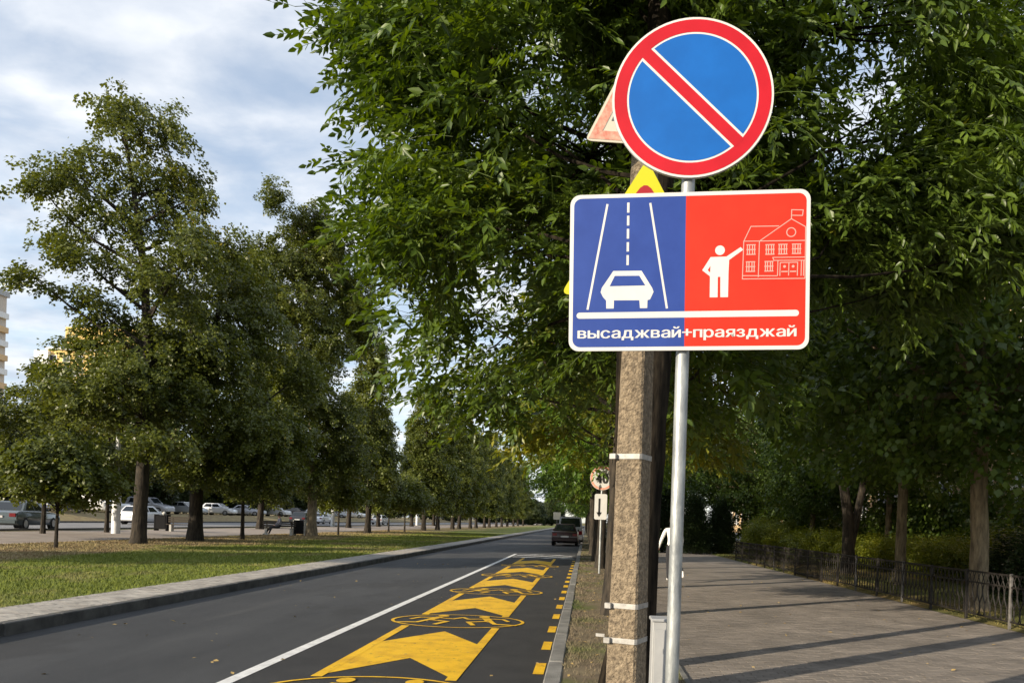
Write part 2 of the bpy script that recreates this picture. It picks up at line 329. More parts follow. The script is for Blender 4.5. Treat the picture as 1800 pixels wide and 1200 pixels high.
# kerb stones, one by one
def kerb(x0, x1, z, m, n, y0):
    root = empty('kerb', (0, 0, 0)); tag(root, kind='structure')
    meshes = [MB().box(x0 + random.uniform(-.004, .004), x1, .004, .996, -.15, z + random.uniform(-.005, .005), .012).mesh('kerb_stone', m) for _ in range(6)]
    for i in range(n):
        link('kerb_stone', random.choice(meshes), root, (random.uniform(-.004, .004), y0 + i, 0))
    rest = MB().box(x0, x1, y0 + n, 420, -.15, z).build('kerb_stone', m, root)
    MB().box(x0, x1, -40, y0, -.15, z).build('kerb_stone', m, root)
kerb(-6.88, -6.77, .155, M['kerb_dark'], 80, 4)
kerb(-.345, -.185, .10, M['kerb'], 60, 4)
MB().box(1.0, 1.05, -40, 20, -.1, .07).build('edging', M['kerb']); tag(bpy.data.objects['edging'], kind='structure')
# pavers -------------------------------------------------------------
def paver_field(parent, x0, x1, y0, y1, lx, ly, z, m, bottom, n_single, bed=None):
    g = .006; cells = []
    for j, y in enumerate(np.arange(y0, y1 - ly * .5, ly)):
        off = (lx / 2 if j % 2 else 0)
        for x in np.arange(x0 - off, x1, lx):
            a = max(x, x0); b = min(x + lx, x1)
            if b - a > .04: cells.append((a + g / 2, b - g / 2, y + g / 2, y + ly - g / 2))
    cells.sort(key=lambda c: math.hypot(c[0], c[2]))
    # the ones that the picture shows
    def seen(c):
        X, Y = c[0], c[3]; u = X / Y * 1350; v = -1.5 / Y * 1350; return 918.5 - v - .033 * 0 < 1200 + .033 * u and u < 790
    vis = [c for c in cells if seen(c)]; single = set(vis[:n_single])
    pm = [MB().box(-lx / 2 + g / 2, lx / 2 - g / 2, -ly / 2 + g / 2, ly / 2 - g / 2, -.03, random.uniform(-.002, .002), .004).mesh('paver', m) for _ in range(8)]
    b = MB()
    for c in cells:
        full = c[1] - c[0] > lx - 2 * g
        if c in single and full: link('paver', random.choice(pm), parent, ((c[0] + c[1]) / 2, (c[2] + c[3]) / 2, z))
        else: b.box(*c, z - .03, z + random.uniform(-.002, .002))
    o = b.build('paver', m, parent); o['kind'] = 'stuff'
paver_field(sidewalk, 1.06, 6.9, 4.0, 20.0, .2, .1, .05, M['paver'], 0, 290)
strip_root = strip('paved_strip', [(-7.86, .13), (-6.87, .13)], M['paver_bed'])
paver_field(strip_root, -7.84, -6.89, 6, 40, .19, .1, .152, M['paver_strip'], 0, 0)
MB().add([(-7.84, 40, .152), (-6.89, 40, .152), (-6.89, 420, .152), (-7.84, 420, .152)], [(0, 1, 2, 3)]).build('paver', M['strip_far'], strip_root)

# ------------------------------------------------------------------ road markings
bay = MB().sheet([(-3.2, 3), (-.34, 3), (-.34, 36), (-3.2, 36)], .004).build('parking_bay_surface', M['asphalt_new'], road)
def marking(name, polys, m, z=.008):
    b = MB()
    for p in polys: b.sheet(p, z)
    return b.build(name, m, road)
marking('white_lane_line', [[(-3.27, 1), (-3.14, 1), (-3.14, 35.8), (-3.27, 35.8)]], M['paint_white'])
XL, XR, XC = -2.52, -1.24, -1.88
def ell(cx, cy, rx, ry, n=48): return [(cx + rx * math.cos(2 * math.pi * i / n), cy + ry * math.sin(2 * math.pi * i / n)) for i in range(n)]
def stroke(pts, w):
    o = []
    for a, b in zip(pts, pts[1:]):
        a = Vector(a); b = Vector(b); t = (b - a).normalized(); p = Vector((-t.y, t.x)) * w / 2; e = t * w * .35
        o.append([tuple(a - e - p), tuple(b + e - p), tuple(b + e + p), tuple(a - e + p)])
    return o
def runner(cx, cy, s, fl):
    q = lambda x, y: (cx + fl * x * s, cy + y * s)
    P = []
    for k, (pts, w) in enumerate([([q(.02, .30), q(-.06, .02)], .12), ([q(.02, .26), q(.24, .18), q(.33, .34)], .06), ([q(0, .27), q(-.22, .25), q(-.30, .06)], .06),
                   ([q(-.04, .02), q(.20, -.10), q(.10, -.38)], .075), ([q(-.07, .02), q(-.16, -.24), q(-.42, -.30)], .075)]):
        P += [(p, k) for p in stroke(pts, w)]
    P.append((ell(cx + fl * .06 * s, cy + .45 * s, .085, .11, 16), 9))
    return P
ELL = [6.65, 11.6, 16.55, 21.5, 26.5]
for e in ELL:
    y = e
    marking('yellow_chevron', [[(XL, y + .75), (XC, y + 1.78), (XC, y + 3.85), (XL, y + 2.75)], [(XC, y + 1.78), (XR, y + .75), (XR, y + 2.75), (XC, y + 3.85)]], M['paint_yellow'])
    ye = y + 4.3 if e < 26 else 31.8
    for x in (XL, XR):
        marking('yellow_edge_line', [[(x - .055, y + .66), (x + .055, y + .66), (x + .055, ye), (x - .055, ye)]], M['paint_yellow'], .0095)
    a, b2 = ell(XC, y, 1.0, .74), ell(XC, y, .95, .70)
    n = len(a)
    b = MB()
    b.add([(x, yy, .0115) for x, yy in a] + [(x, yy, .0115) for x, yy in b2], [(i, (i + 1) % n, n + (i + 1) % n, n + i) for i in range(n)])
    o = b.build('emblem_oval', M['paint_yellow'], road)
    g = MB(); zz = 0
    for cx, fl in ((XC - .38, 1), (XC + .40, -1)):
        for p, k in runner(cx, y, 1.15, fl): zz += 1; g.sheet(p, .0115 + .0002 * zz)
    g.build('running_figure', M['paint_yellow'], o)
i = 0
for y in np.arange(5.1, 31.5, 1.49):
    y += .02 * math.sin(i * 3); i += 1
    marking('yellow_dash', [[(-.49, y - .31), (-.38, y - .31), (-.38, y + .31), (-.49, y + .31)]], M['paint_yellow'])
# white hatching that closes the bay
hz = 0
for x0, y0, x1, y1 in ((-3.14, 35.7, -.5, 35.7), (-3.0, 32.4, -.5, 32.4), (-3.1, 33.4, -1.9, 35.6), (-2.6, 32.5, -1.0, 35.6), (-1.7, 32.5, -.6, 34.6), (-2.2, 35.6, -3.0, 34.2), (-1.1, 35.6, -2.7, 32.5), (-.6, 35.0, -1.8, 32.5), (-.55, 33.6, -1.0, 32.5)):
    hz += 1; marking('white_hatch_line', stroke([(x0, y0), (x1, y1)], .13), M['paint_white'], .008 + .0003 * hz)

# ------------------------------------------------------------------ signpost in front
SP = (.405, 3.42, .07)
post = empty('traffic_signpost', SP); tag(post, 'galvanised post with no-parking disc above blue and red school drop-off plate', 'traffic sign')
MB().tube([(0, 0, -.4), (0, 0, 3.30), (0, 0, 3.305)], [.030, .030, .024], 20).build('post', M['galv'], post, smooth=True)
SROT = (0, R(-1.15), R(-5.5))
# round sign
rd = MB().prism(circle(.352, 72), -.004, .004)
disc = rd.build('round_sign', M['sign_white'], post, (.0, -.045, 3.43 - .07), SROT, smooth=True)
RR = .352
MB().ring(.815 * RR, .972 * RR, -.0052, -.0030).build('red_border', M['sign_red'], disc)
for sgn in (1, -1):
    dd = .105 * RR; r = .79 * RR; a0 = math.asin(dd / r); pts = []
    for k in range(49):
        t = a0 + (math.pi - 2 * a0) * k / 48; x, z = r * math.cos(t), r * math.sin(t) * sgn
        c, s_ = math.cos(R(-45)), math.sin(R(-45)); pts.append((x * c - z * s_, x * s_ + z * c))
    MB().prism(pts, -.0050, -.0030).build('blue_field', M['sign_blue'], disc)
bar = [( -.83 * RR, -.074 * RR), (.83 * RR, -.074 * RR), (.83 * RR, .074 * RR), (-.83 * RR, .074 * RR)]
c, s_ = math.cos(R(-45)), math.sin(R(-45))
MB().prism([(x * c - z * s_, x * s_ + z * c) for x, z in bar], -.0056, -.0030).build('red_slash', M['sign_red'], disc)
MB().ring(.338, .3525, .0041, .012).build('rim_flange', M['sign_back'], disc)
for z in (-.17, .17): MB().box(-.16, .16, .0045, .014, z - .015, z + .015).build('mounting_bracket', M['steel'], disc)
# rectangular plate
PW, PH = 1.046, .694
pl = MB().prism(rrect(PW, PH, .045), -.004, .004).build('plate', M['sign_white'], post, (.006, -.045, 2.668 - .07), SROT, smooth=True)
inner = rrect(PW - .034, PH - .034, .034)
def clip_x(pts, lo, hi): 
    return [(min(max(x, lo), hi), z) for x, z in pts]
def dedupe(p):
    o = []
    for q in p:
        if not o or (abs(o[-1][0] - q[0]) + abs(o[-1][1] - q[1])) > 1e-5: o.append(q)
    return o
XD = -.012
MB().prism(dedupe(clip_x(inner, -9, XD)), -.0048, -.003).build('blue_panel', M['plate_blue'], pl)
MB().prism(dedupe(clip_x(inner, XD, 9)), -.0048, -.003).build('red_panel', M['plate_red'], pl)
F0, F1 = -.0056, -.0046
MB().prism([(-.489 + .0135 * (1 - math.sin(t)), -.190 + .0135 * math.cos(t)) for t in [math.pi * k / 10 for k in range(11)]] + [(.479 - .0135 * (1 - math.sin(t)), -.190 - .0135 * math.cos(t)) for t in [math.pi * k / 10 for k in range(11)]], F0, F1).build('white_bar', M['sign_white'], pl)
rl = MB()
for a, b in (((-.358, .300), (-.440, -.161)), ((-.168, .300), (-.090, -.160))):
    b_ = MB().line(a, b, .0095, F0, F1); b_.build('road_edge_line', M['sign_white'], pl)
for z0, z1 in ((.304, .266), (.246, .209), (.188, .151), (.129, .094), (.072, .034)):
    MB().line((-.265, z0), (-.265, z1), .0105, F0, F1).build('road_dash', M['sign_white'], pl)
car_p = [(-.328, .006), (-.203, .005), (-.188, -.019), (-.155, -.072), (-.149, -.089), (-.164, -.122), (-.175, -.125), (-.176, -.160), (-.208, -.160), (-.211, -.125), (-.323, -.124), (-.324, -.160), (-.357, -.160), (-.358, -.124), (-.372, -.109), (-.383, -.087), (-.378, -.068), (-.350, -.027)]
cp = MB().prism(car_p, F0, F1).build('car_symbol', M['sign_white'], pl)
MB().prism([(-.321, -.016), (-.213, -.017), (-.186, -.060), (-.343, -.061)], F0 - .0008, F0 + .0004).build('car_symbol_window', M['plate_blue'], cp)
man = [(.098, .059), (.166, .060), (.227, .100), (.238, .088), (.178, .045), (.176, -.005), (.175, -.117), (.142, -.117), (.141, -.028), (.130, -.028), (.130, -.117), (.096, -.117), (.096, -.025), (.062, .002)]
mp_ = MB().prism(man, F0, F1).build('person_symbol', M['sign_white'], pl)
MB().prism([(.097, .020), (.086, .002), (.096, -.008)], F0 - .0008, F0 + .0004).build('person_symbol_gap', M['plate_red'], mp_)
MB().prism(circle(.021, 28, .138, .088), F0, F1).build('person_symbol_head', M['sign_white'], pl)
sch = MB(); LW = .0036; k = 0
LN = [((.235, -.039), (.504, -.041)), ((.236, -.039), (.240, .125)), ((.304, -.031), (.307, .124)), ((.240, .125), (.504, .123)), ((.240, .125), (.270, .189)), ((.270, .189), (.389, .188)), ((.307, .124), (.442, .218)), ((.442, .218), (.503, .182)), ((.503, .182), (.503, -.041)), ((.442, .218), (.443, .258)), ((.443, .257), (.492, .255)), ((.492, .255), (.489, .231)), ((.489, .231), (.442, .233)), ((.238, -.025), (.383, -.028)), ((.365, .052), (.503, .051)), ((.370, .039), (.503, .037)), ((.365, .052), (.370, .039)), ((.387, .038), (.386, -.028)), ((.397, .029), (.396, -.028)), ((.397, .029), (.471, .029)), ((.471, .029), (.470, -.028)), ((.434, .029), (.433, -.027)), ((.487, .036), (.486, -.029)), ((.497, .036), (.496, -.029))]
for a, b in LN: k += 1; sch.line(a, b, LW, F0 - .00002 * k, F1)
so = sch.build('school_symbol', M['plate_line'], pl)
cirq = MB().ring(.017, .021, F0, F1, 28, .442, .160).build('school_symbol_round_window', M['plate_line'], so)
for (x0, z1), (x1, z0) in (((.253, .109), (.290, .067)), ((.334, .108), (.371, .066)), ((.389, .108), (.426, .066)), ((.447, .108), (.484, .067)), ((.251, .035), (.289, -.007)), ((.331, .035), (.367, -.007))):
    w = MB(); xm, zm = (x0 + x1) / 2, (z0 + z1) / 2; gx, gz_ = .0018, .0016
    xs = [x0 + .003, x0 + (x1 - x0) / 3, x0 + 2 * (x1 - x0) / 3, x1 - .003]
    k = 0
    for xx in xs: k += 1; w.line((xx, z0), (xx, z1), .0042, F0 - .00002 * k, F1)
    for zz in (z0, zm, z1): k += 1; w.line((x0, zz), (x1, zz), .0042, F0 - .00002 * k, F1)
    w.build('school_symbol_window', M['plate_line'], so)
for xx in (.4155, .452):
    w = MB(); w.prism(circle(.006, 12, xx, .012), F0 - .0002, F1); w.line((xx - .012, -.010), (xx + .012, -.010), .005, F0 - .0003, F1); w.build('school_symbol_door_mark', M['plate_line'], so)
def glyph(ch):
    """outline of one letter, with the outlines that cross themselves straightened out, as a flat mesh"""
    cu = bpy.data.curves.new('lettering', 'FONT'); cu.body = ch; cu.size = 1; cu.resolution_u = 5
    o = bpy.data.objects.new('lettering', cu); C.objects.link(o); bpy.context.view_layer.update()
    cv = o.to_curve(bpy.context.evaluated_depsgraph_get(), apply_modifiers=False).copy(); bpy.data.objects.remove(o)
    for sp in cv.splines:
        for q in sp.bezier_points:
            dx = dy = 0
            if ch in 'ыь' and abs(q.co.x - .149) < .002: dx = .0165
            if ch == 'я' and len(sp.bezier_points) == 4 and q.co.y > .2: dx, dy = -.026, -.0425
            if dx or dy:
                for w in ('handle_left_type', 'handle_right_type'): setattr(q, w, 'FREE')
                v = Vector((dx, dy, 0)); l, r_, c_ = q.handle_left + v, q.handle_right + v, q.co + v; q.handle_left, q.handle_right, q.co = l, r_, c_
    cv.dimensions = '2D'; cv.fill_mode = 'BOTH'; o = bpy.data.objects.new('lettering', cv); C.objects.link(o); bpy.context.view_layer.update()
    me = bpy.data.meshes.new_from_object(o.evaluated_get(bpy.context.evaluated_depsgraph_get())); bpy.data.objects.remove(o); return me
def text_mesh(body, name, m, w, h=1, thick=0, gap=.10):
    bm = bmesh.new(); x = 0
    for ch in body:
        g = glyph(ch); xs = [v_.co.x for v_ in g.vertices]; g.transform(Matrix.Translation((x - min(xs), 0, 0))); x += max(xs) - min(xs) + gap; bm.from_mesh(g); bpy.data.meshes.remove(g)
    x -= gap; sx = w / x
    for v_ in bm.verts: v_.co = (v_.co.x * sx, 0, v_.co.y * h)
    me = bpy.data.meshes.new(name); bm.to_mesh(me); bm.free()
    if thick:
        b2 = bmesh.new()
        for k in range(-2, 3):
            m2 = me.copy(); m2.transform(Matrix.Translation((k * thick / 2, -.00012 * (k + 2), (k % 2) * thick * .3))); b2.from_mesh(m2); bpy.data.meshes.remove(m2)
        b2.to_mesh(me); b2.free()
    me.materials.append(m); me.update(); return me
tm = text_mesh('высаджвай+праязджай', 'lettering', M['sign_white'], .950, .063, .0018)
link('lettering', tm, pl, (-.482, F0 - .0002, -.291))
for x, z in ((-.49, .31), (.49, .31)): pass
for z in (-.2, .2): MB().box(-.42, .42, .0045, .016, z - .016, z + .016).build('mounting_bracket', M['steel'], pl)

# ------------------------------------------------------------------ concrete pole with straps and older signs
CP = (.262, 4.5, .08)
pole = empty('concrete_pole', CP, R(-24)); tag(pole, 'weathered tapered concrete pole with steel straps behind the galvanised signpost', 'pole')
b = MB(); v = []
def csec(h):
    w = .097 - .0105 * h; dp = .098 - .004 * h; c_ = .012
    return [(-w + c_, -dp), (w - c_, -dp), (w, -dp + c_), (w, dp - c_), (w - c_, dp), (-w + c_, dp), (-w, dp - c_), (-w, -dp + c_)]
hs = [-.4, .3, .8, 1.3, 1.8, 2.3, 2.8, 3.3, 3.72]
for h in hs:
    lean = .004 * h
    v += [(x + lean + random.uniform(-.0025, .0025), y + random.uniform(-.0025, .0025), h) for x, y in csec(h)]
n = 8
b.add(v, [(i * n + k, i * n + (k + 1) % n, (i + 1) * n + (k + 1) % n, (i + 1) * n + k) for i in range(len(hs) - 1) for k in range(n)] + [tuple((len(hs) - 1) * n + k for k in range(n))])
b.build('shaft', M['concrete'], pole)
for h, tail in ((.80, 1), (1.0, 0), (1.86, 0)):
    s = MB(); o_ = csec(h); e = 1.045
    lo = [(x * e + .004 * h, y * e, h - .015) for x, y in o_]; hi = [(x * e + .004 * h, y * e, h + .015) for x, y in o_]
    s.add(lo + hi, [(k, (k + 1) % 8, 8 + (k + 1) % 8, 8 + k) for k in range(8)])
    st = s.build('strap', M['steel'], pole)
    MB().box(-.10, -.06, -.122, -.1, h - .016, h + .015, .003).build('buckle', M['steel'], st)
    if tail: MB().box(-.15, -.095, -.116, -.112, h + .016, h + .034).build('strap_tail', M['steel'], st)
def triangle(side): hgt = side * math.sqrt(3) / 2; return [(-side / 2, 0), (side / 2, 0), (0, hgt)]
def inset(side, k): 
    hgt = side * math.sqrt(3) / 2; c_ = (0, hgt / 3); return [(x * k, c_[1] + (z - c_[1]) * k) for x, z in triangle(side)]
# yellow-backed children sign
ys = empty('warning_sign', (.264, 4.355, 2.835)); ys.rotation_euler = (0, R(1), R(-2)); tag(ys, 'fluorescent yellow triangle sign with red inner triangle mostly hidden behind school plate', 'traffic sign')
MB().prism(rpoly(triangle(.905), .055), -.004, .002).build('yellow_board', M['fluor'], ys)
MB().prism(rpoly(inset(.905, .80), .10), -.006, -.003).build('red_triangle', M['dark_red'], ys)
MB().prism(rpoly(inset(.905, .60), .06), -.0075, -.005).build('white_triangle', M['faded_white'], ys)
MB().box(-.04, .04, .003, .045, .25, .55).build('bracket', M['steel'], ys)
# faded red and white triangle above it
fs = empty('warning_sign', (.222, 4.35, 3.70)); fs.rotation_euler = (0, R(-5), R(14)); tag(fs, 'faded red bordered white triangle sign half hidden behind the round disc', 'traffic sign')
MB().prism(rpoly(triangle(.62), .045), -.004, .002).build('white_board', M['faded_white'], fs)
for a, b_ in ((0, 1), (1, 2), (2, 0)):
    o3, i3 = inset(.62, .93), inset(.62, .66)
    MB().prism([o3[a], o3[b_], i3[b_], i3[a]], -.0055 - .0002 * a, -.003).build('red_border', M['faded_red'], fs)
MB().prism([(-.15, .12), (.15, .12), (.08, .24), (-.09, .24)], -.006, -.003).build('grey_symbol', M['grey_mark'], fs)
MB().box(-.03, .03, .003, .05, .1, .4).build('bracket', M['steel'], fs)
# small grey cabinet behind the post
cb_ = empty('utility_cabinet', (.535, 4.95, .07)); tag(cb_, 'narrow light grey metal cabinet beside the foot of the concrete pole', 'cabinet')
MB().box(-.09, .05, -.08, .08, -.05, .87, .006).build('body', M['cab'], cb_)
MB().box(-.10, .06, -.09, .09, .872, .888, .004).build('lid', M['cab'], cb_)
MB().box(-.078, .038, -.087, -.0815, .06, .82, .002).build('door', M['cab'], cb_)
# speed sign further on
s4 = empty('speed_limit_sign', (.43, 22.25, .08)); tag(s4, 'round white 40 limit sign on a thin post, half hidden by a roadside trunk', 'traffic sign')
MB().tube([(0, 0, -.2), (0, 0, 3.15)], .03, 8).build('post', M['galv'], s4)
rs = MB().prism(circle(.35, 40), -.05, -.044).build('round_sign', M['sign_white'], s4, (0, 0, 2.78))
MB().ring(.285, .34, -.053, -.049, 40).build('red_border', M['faded_red'], rs)
link('lettering', text_mesh('40', 'lettering', M['black'], .34, .42, .02), rs, (-.17, -.0515, -.155))
p2 = MB().prism(rrect(.36, .74, .05), -.05, -.044).build('plate', M['sign_white'], s4, (-.02, 0, 1.95))
MB().line((-.04, .22), (-.04, -.18), .06, -.053, -.049).build('arrow_shaft', M['black'], p2)
MB().prism([(-.12, -.16), (.04, -.16), (-.04, -.30)], -.053, -.0495).build('arrow_head', M['black'], p2)
fsn = empty('road_sign', (-3.6, 95, 0)); tag(fsn, 'small pale square sign on a post at the far end of the road', 'traffic sign')
MB().tube([(0, 0, 0), (0, 0, 2.6)], .04, 6).build('post', M['galv'], fsn); MB().prism(rrect(.9, .9, .06), -.06, -.05).build('plate', M['faded_white'], fsn, (0, 0, 2.3))

# ------------------------------------------------------------------ trees
def rotm(yaw, pitch, roll):
    cy, sy = np.cos(yaw), np.sin(yaw); cp, sp = np.cos(pitch), np.sin(pitch); cr_, sr = np.cos(roll), np.sin(roll)
    o = np.zeros_like(yaw); i = np.ones_like(yaw)
    Rz = np.stack([cy, -sy, o, sy, cy, o, o, o, i], -1).reshape(-1, 3, 3)
    Ry = np.stack([cp, o, sp, o, i, o, -sp, o, cp], -1).reshape(-1, 3, 3)
    Rx = np.stack([i, o, o, o, cr_, -sr, o, sr, cr_], -1).reshape(-1, 3, 3)
    return Rz @ Ry @ Rx
LANCE = (np.array([(0, 0, 0), (.33, .5, .10), (.70, .34, .06), (1, 0, -.10), (.70, -.34, .06), (.33, -.5, .10)], float), np.array([(0, 3, 2), (0, 2, 1), (0, 4, 3), (0, 5, 4)]))
RHOMB = (np.array([(0, 0, 0), (.42, .5, .10), (1, 0, -.06), (.42, -.5, .10)], float), np.array([(0, 2, 1), (0, 3, 2)]))
def place(shape, Ms, T, Ls, Ws):
    V, F = shape; S = np.stack([Ls, Ws, Ls * .5], -1)
    P = np.einsum('nij,nkj->nki', Ms, V[None] * S[:, None, :]) + T[:, None, :]
    FF = (F[None] + (np.arange(len(T)) * len(V))[:, None, None]).reshape(-1, 3)
    return P.reshape(-1, 3), FF
def merge(parts):
    vs, fs, o = [], [], 0
    for v, f in parts: vs.append(v); fs.append(f + o); o += len(v)
    return np.concatenate(vs), np.concatenate(fs)
def ribbon(pts, w):
    pts = np.array(pts); n = len(pts); V = np.concatenate([pts + np.array([0, w, 0]), pts - np.array([0, w, 0]), pts + np.array([0, 0, -w * 1.5])]); F = []
    for i in range(n - 1):
        for a_, b_ in ((0, n), (n, 2 * n), (2 * n, 0)): F += [(a_ + i, b_ + i, b_ + i + 1), (a_ + i, b_ + i + 1, a_ + i + 1)]
    return V, np.array(F)
def ash_spray(r, ncomp=5, leaflets=7, ll=.112, lw=.040, twig=.5, shape=LANCE):
    T, Y, P, Rl, Ln, Wn, rib = [], [], [], [], [], [], []
    rib.append(ribbon([(twig * t, 0, -.14 * t * t * twig * 2) for t in (-.3, 0, .33, .66, 1)], .003))
    for i in range(ncomp):
        t = .15 + .85 * i / (ncomp - 1); side = 1 if i % 2 else -1
        base = np.array([twig * t, 0, -.14 * t * t * twig * 2]); ang = side * r.uniform(.5, 1.2) * (1 if i < ncomp - 1 else .15); pit = r.uniform(-.35, .65)
        rl = r.uniform(.18, .27); dirv = np.array([math.cos(ang) * math.cos(pit), math.sin(ang) * math.cos(pit), -math.sin(pit)])
        rib.append(ribbon([base + dirv * rl * u + np.array([0, 0, -.05 * u * u]) for u in (0, .4, .7, 1)], .0022))
        for k in range(leaflets):
            if k == leaflets - 1: u, da = 1.0, 0
            else: u = .3 + .7 * (k // 2) / (leaflets // 2); da = (1 if k % 2 else -1) * r.uniform(.6, 1.1)
            T.append(base + dirv * rl * u + np.array([0, 0, -.05 * u * u])); Y.append(ang + da); P.append(pit + r.uniform(-.2, .55)); Rl.append(r.normal(0, .5) + da * .25)
            Ln.append(ll * r.uniform(.7, 1.2)); Wn.append(lw * r.uniform(.8, 1.25))
    lv = place(shape, rotm(np.array(Y), np.array(P), np.array(Rl)), np.array(T), np.array(Ln), np.array(Wn))
    return merge([lv] + rib)
def leaf_spray(r, n=42, ll=.125, lw=.105, twig=.6, spread=.26, thick=.10, droop=.5):
    t = r.uniform(.05, 1, n); T = np.stack([twig * t, r.normal(0, spread * .55, n) * (.35 + .65 * np.sin(t * 3)), r.normal(0, thick, n) - .22 * twig * t * t], -1)
    return place(RHOMB, rotm(r.uniform(-1.6, 1.6, n), r.uniform(-.1, 1.2, n) * droop * 1.4, r.normal(0, .6, n)), T, ll * r.uniform(.7, 1.25, n), lw * r.uniform(.7, 1.25, n))
tr_ = np.random.default_rng(3)
ASH = [ash_spray(tr_) for _ in range(10)]
ASH_FAR = [ash_spray(tr_, 5, 5, .17, .07, .6, RHOMB) for _ in range(8)]
LIN = [leaf_spray(tr_) for _ in range(10)]
LIN_FAR = [leaf_spray(tr_, 32, .19, .16, .85, .36, .15) for _ in range(8)]
MAP = [leaf_spray(tr_, 30, .13, .12, .8, .36, .10, .8) for _ in range(8)]
SHR = [leaf_spray(tr_, 30, .055, .035, .3, .18, .08, .3) for _ in range(8)]
NEED = [leaf_spray(tr_, 46, .09, .018, .7, .24, .04, .15) for _ in range(8)]
def sample_blobs(blobs, r, dens, bias=2.0):
    pts, cen = [], []
    for (x, y, z, rx, ry, rz) in blobs:
        n = max(4, int(dens * (rx * ry * rz) ** (2 / 3) * 4))
        dv = r.normal(size=(n, 3)); dv /= np.linalg.norm(dv, axis=1)[:, None]
        rr = r.uniform(0, 1, n) ** (1 / bias)
        pts.append(np.array([x, y, z]) + dv * rr[:, None] * np.array([rx, ry, rz])); cen.append(np.tile([x, y, z], (n, 1)))
    return np.concatenate(pts), np.concatenate(cen)
def spray_xf(P, Cn, r, axis=(0, 0), tilt=(.0, .5), size=(.8, 1.25)):
    dxy = P[:, :2] - (Cn[:, :2] * .6 + np.array(axis) * .4); yaw = np.arctan2(dxy[:, 1], dxy[:, 0]) + r.normal(0, .6, len(P))
    Ms = rotm(yaw, r.uniform(*tilt, len(P)), r.normal(0, .35, len(P)))
    return Ms, r.uniform(*size, len(P)), yaw
def crown_mesh(name, P, Ms, S, temps, r, m):
    tid = r.integers(0, len(temps), len(P)); parts = []
    for k, (V, F) in enumerate(temps):
        I = np.where(tid == k)[0]
        if not len(I): continue
        W = np.einsum('nij,kj->nki', Ms[I], V) * S[I][:, None, None] + P[I][:, None, :]
        parts.append((W.reshape(-1, 3), (F[None] + (np.arange(len(I)) * len(V))[:, None, None]).reshape(-1, 3)))
    V, F = merge(parts); return tri_mesh(name, V, F, m)
def curve_pts(a, b, r, n=5, sag=.12):
    a, b = np.array(a, float), np.array(b, float); Ln = np.linalg.norm(b - a); off = r.normal(0, sag * Ln * .5, 3); off[2] -= sag * Ln * .3
    return [tuple(a + (b - a) * t + off * math.sin(math.pi * t)) for t in np.linspace(0, 1, n)]
def trunk_mesh(name, path, rad, blobs, pts, r, m, limb_r=.10, twigs=120, sides=14, lowest=.28):
    b = MB()
    # flare at the foot and small irregularities
    fine, fr = [], []
    for i in range(len(path) - 1):
        for t in np.linspace(0, 1, 5)[:-1]:
            fine.append(tuple(np.array(path[i]) * (1 - t) + np.array(path[i + 1]) * t)); fr.append(rad[i] * (1 - t) + rad[i + 1] * t)
    fine.append(path[-1]); fr.append(rad[-1])
    fr = [q * (1 + .45 * math.exp(-max(p[2], 0) / .22)) for q, p in zip(fr, fine)]
    b.tube(fine, fr, sides, wob=.06)
    A = np.array(path)
    for bl in blobs:
        c_ = np.array(bl[:3]); hz_ = c_[2] - .55 * np.linalg.norm(c_[:2] - A[0, :2]) - .5
        hz_ = min(max(hz_, A[-1, 2] * lowest), A[-1, 2] - .05)
        st = np.array([np.interp(hz_, A[:, 2], A[:, q]) for q in range(3)]); rr = float(np.interp(hz_, A[:, 2], rad))
        b.tube(curve_pts(st, c_, r, 6), [min(limb_r, rr * .7) * (1 - .8 * t) for t in np.linspace(0, 1, 6)], 6)
    if twigs:
        cs = np.array([q[:3] for q in blobs])
        for p in pts[r.integers(0, len(pts), twigs)]:
            c_ = cs[np.argmin(np.linalg.norm(cs - p, axis=1))]
            b.tube(curve_pts(c_, p, r, 4), [.016, .013, .009, .004], 3, cap=False)
    return b.mesh(name, m, True)
def tree(name, loc, path, rad, blobs, temps, m_leaf, m_bark, label, cat='tree', group=None, dens=30, seed=0, tilt=(0, .5), size=(.8, 1.25), limb_r=.1, twigs=120, bias=2.0, sides=14, single=0, part='crown', cut=None, lowest=.28):
    r = np.random.default_rng(seed + 100)
    root = empty(name, loc); tag(root, label, cat, group)
    P, Cn = sample_blobs(blobs, r, dens, bias)
    if cut is not None: k = cut(P); P, Cn = P[k], Cn[k]
    Ms, S, yaw = spray_xf(P, Cn, r, path[-1][:2], tilt, size)
    if single:
        # the nearest sprays hang as leaves of their own
        dist = np.linalg.norm(P + np.array(loc) - np.array([0, 0, 1.55]), axis=1)
        U = (P[:, 0] + loc[0]) / (P[:, 1] + loc[1]) * 1350; Vv = (P[:, 2] + loc[2] - 1.55) / (P[:, 1] + loc[1]) * 1350
        dist[(Vv > 900) | (U > 760) | (U < -500)] += 100
        I = np.argsort(dist)[:single]; keep = np.ones(len(P), bool); keep[I] = False
        tms = [tri_mesh('leaf_spray', V, F, m_leaf) for V, F in temps]
        for i in I:
            o = link('leaf_spray', tms[int(r.integers(0, len(tms)))], root)
            o.matrix_local = Matrix.Translation(Vector(P[i])) @ Matrix(Ms[i].tolist()).to_4x4() @ Matrix.Scale(float(S[i]), 4)
        P, Ms, S = P[keep], Ms[keep], S[keep]
    link('trunk', trunk_mesh('trunk', path, rad, blobs, P, r, m_bark, limb_r, twigs, sides, lowest), root)
    cr_ = link(part, crown_mesh(part, P, Ms, S, temps, r, m_leaf), root); cr_['kind'] = 'stuff'
    return root
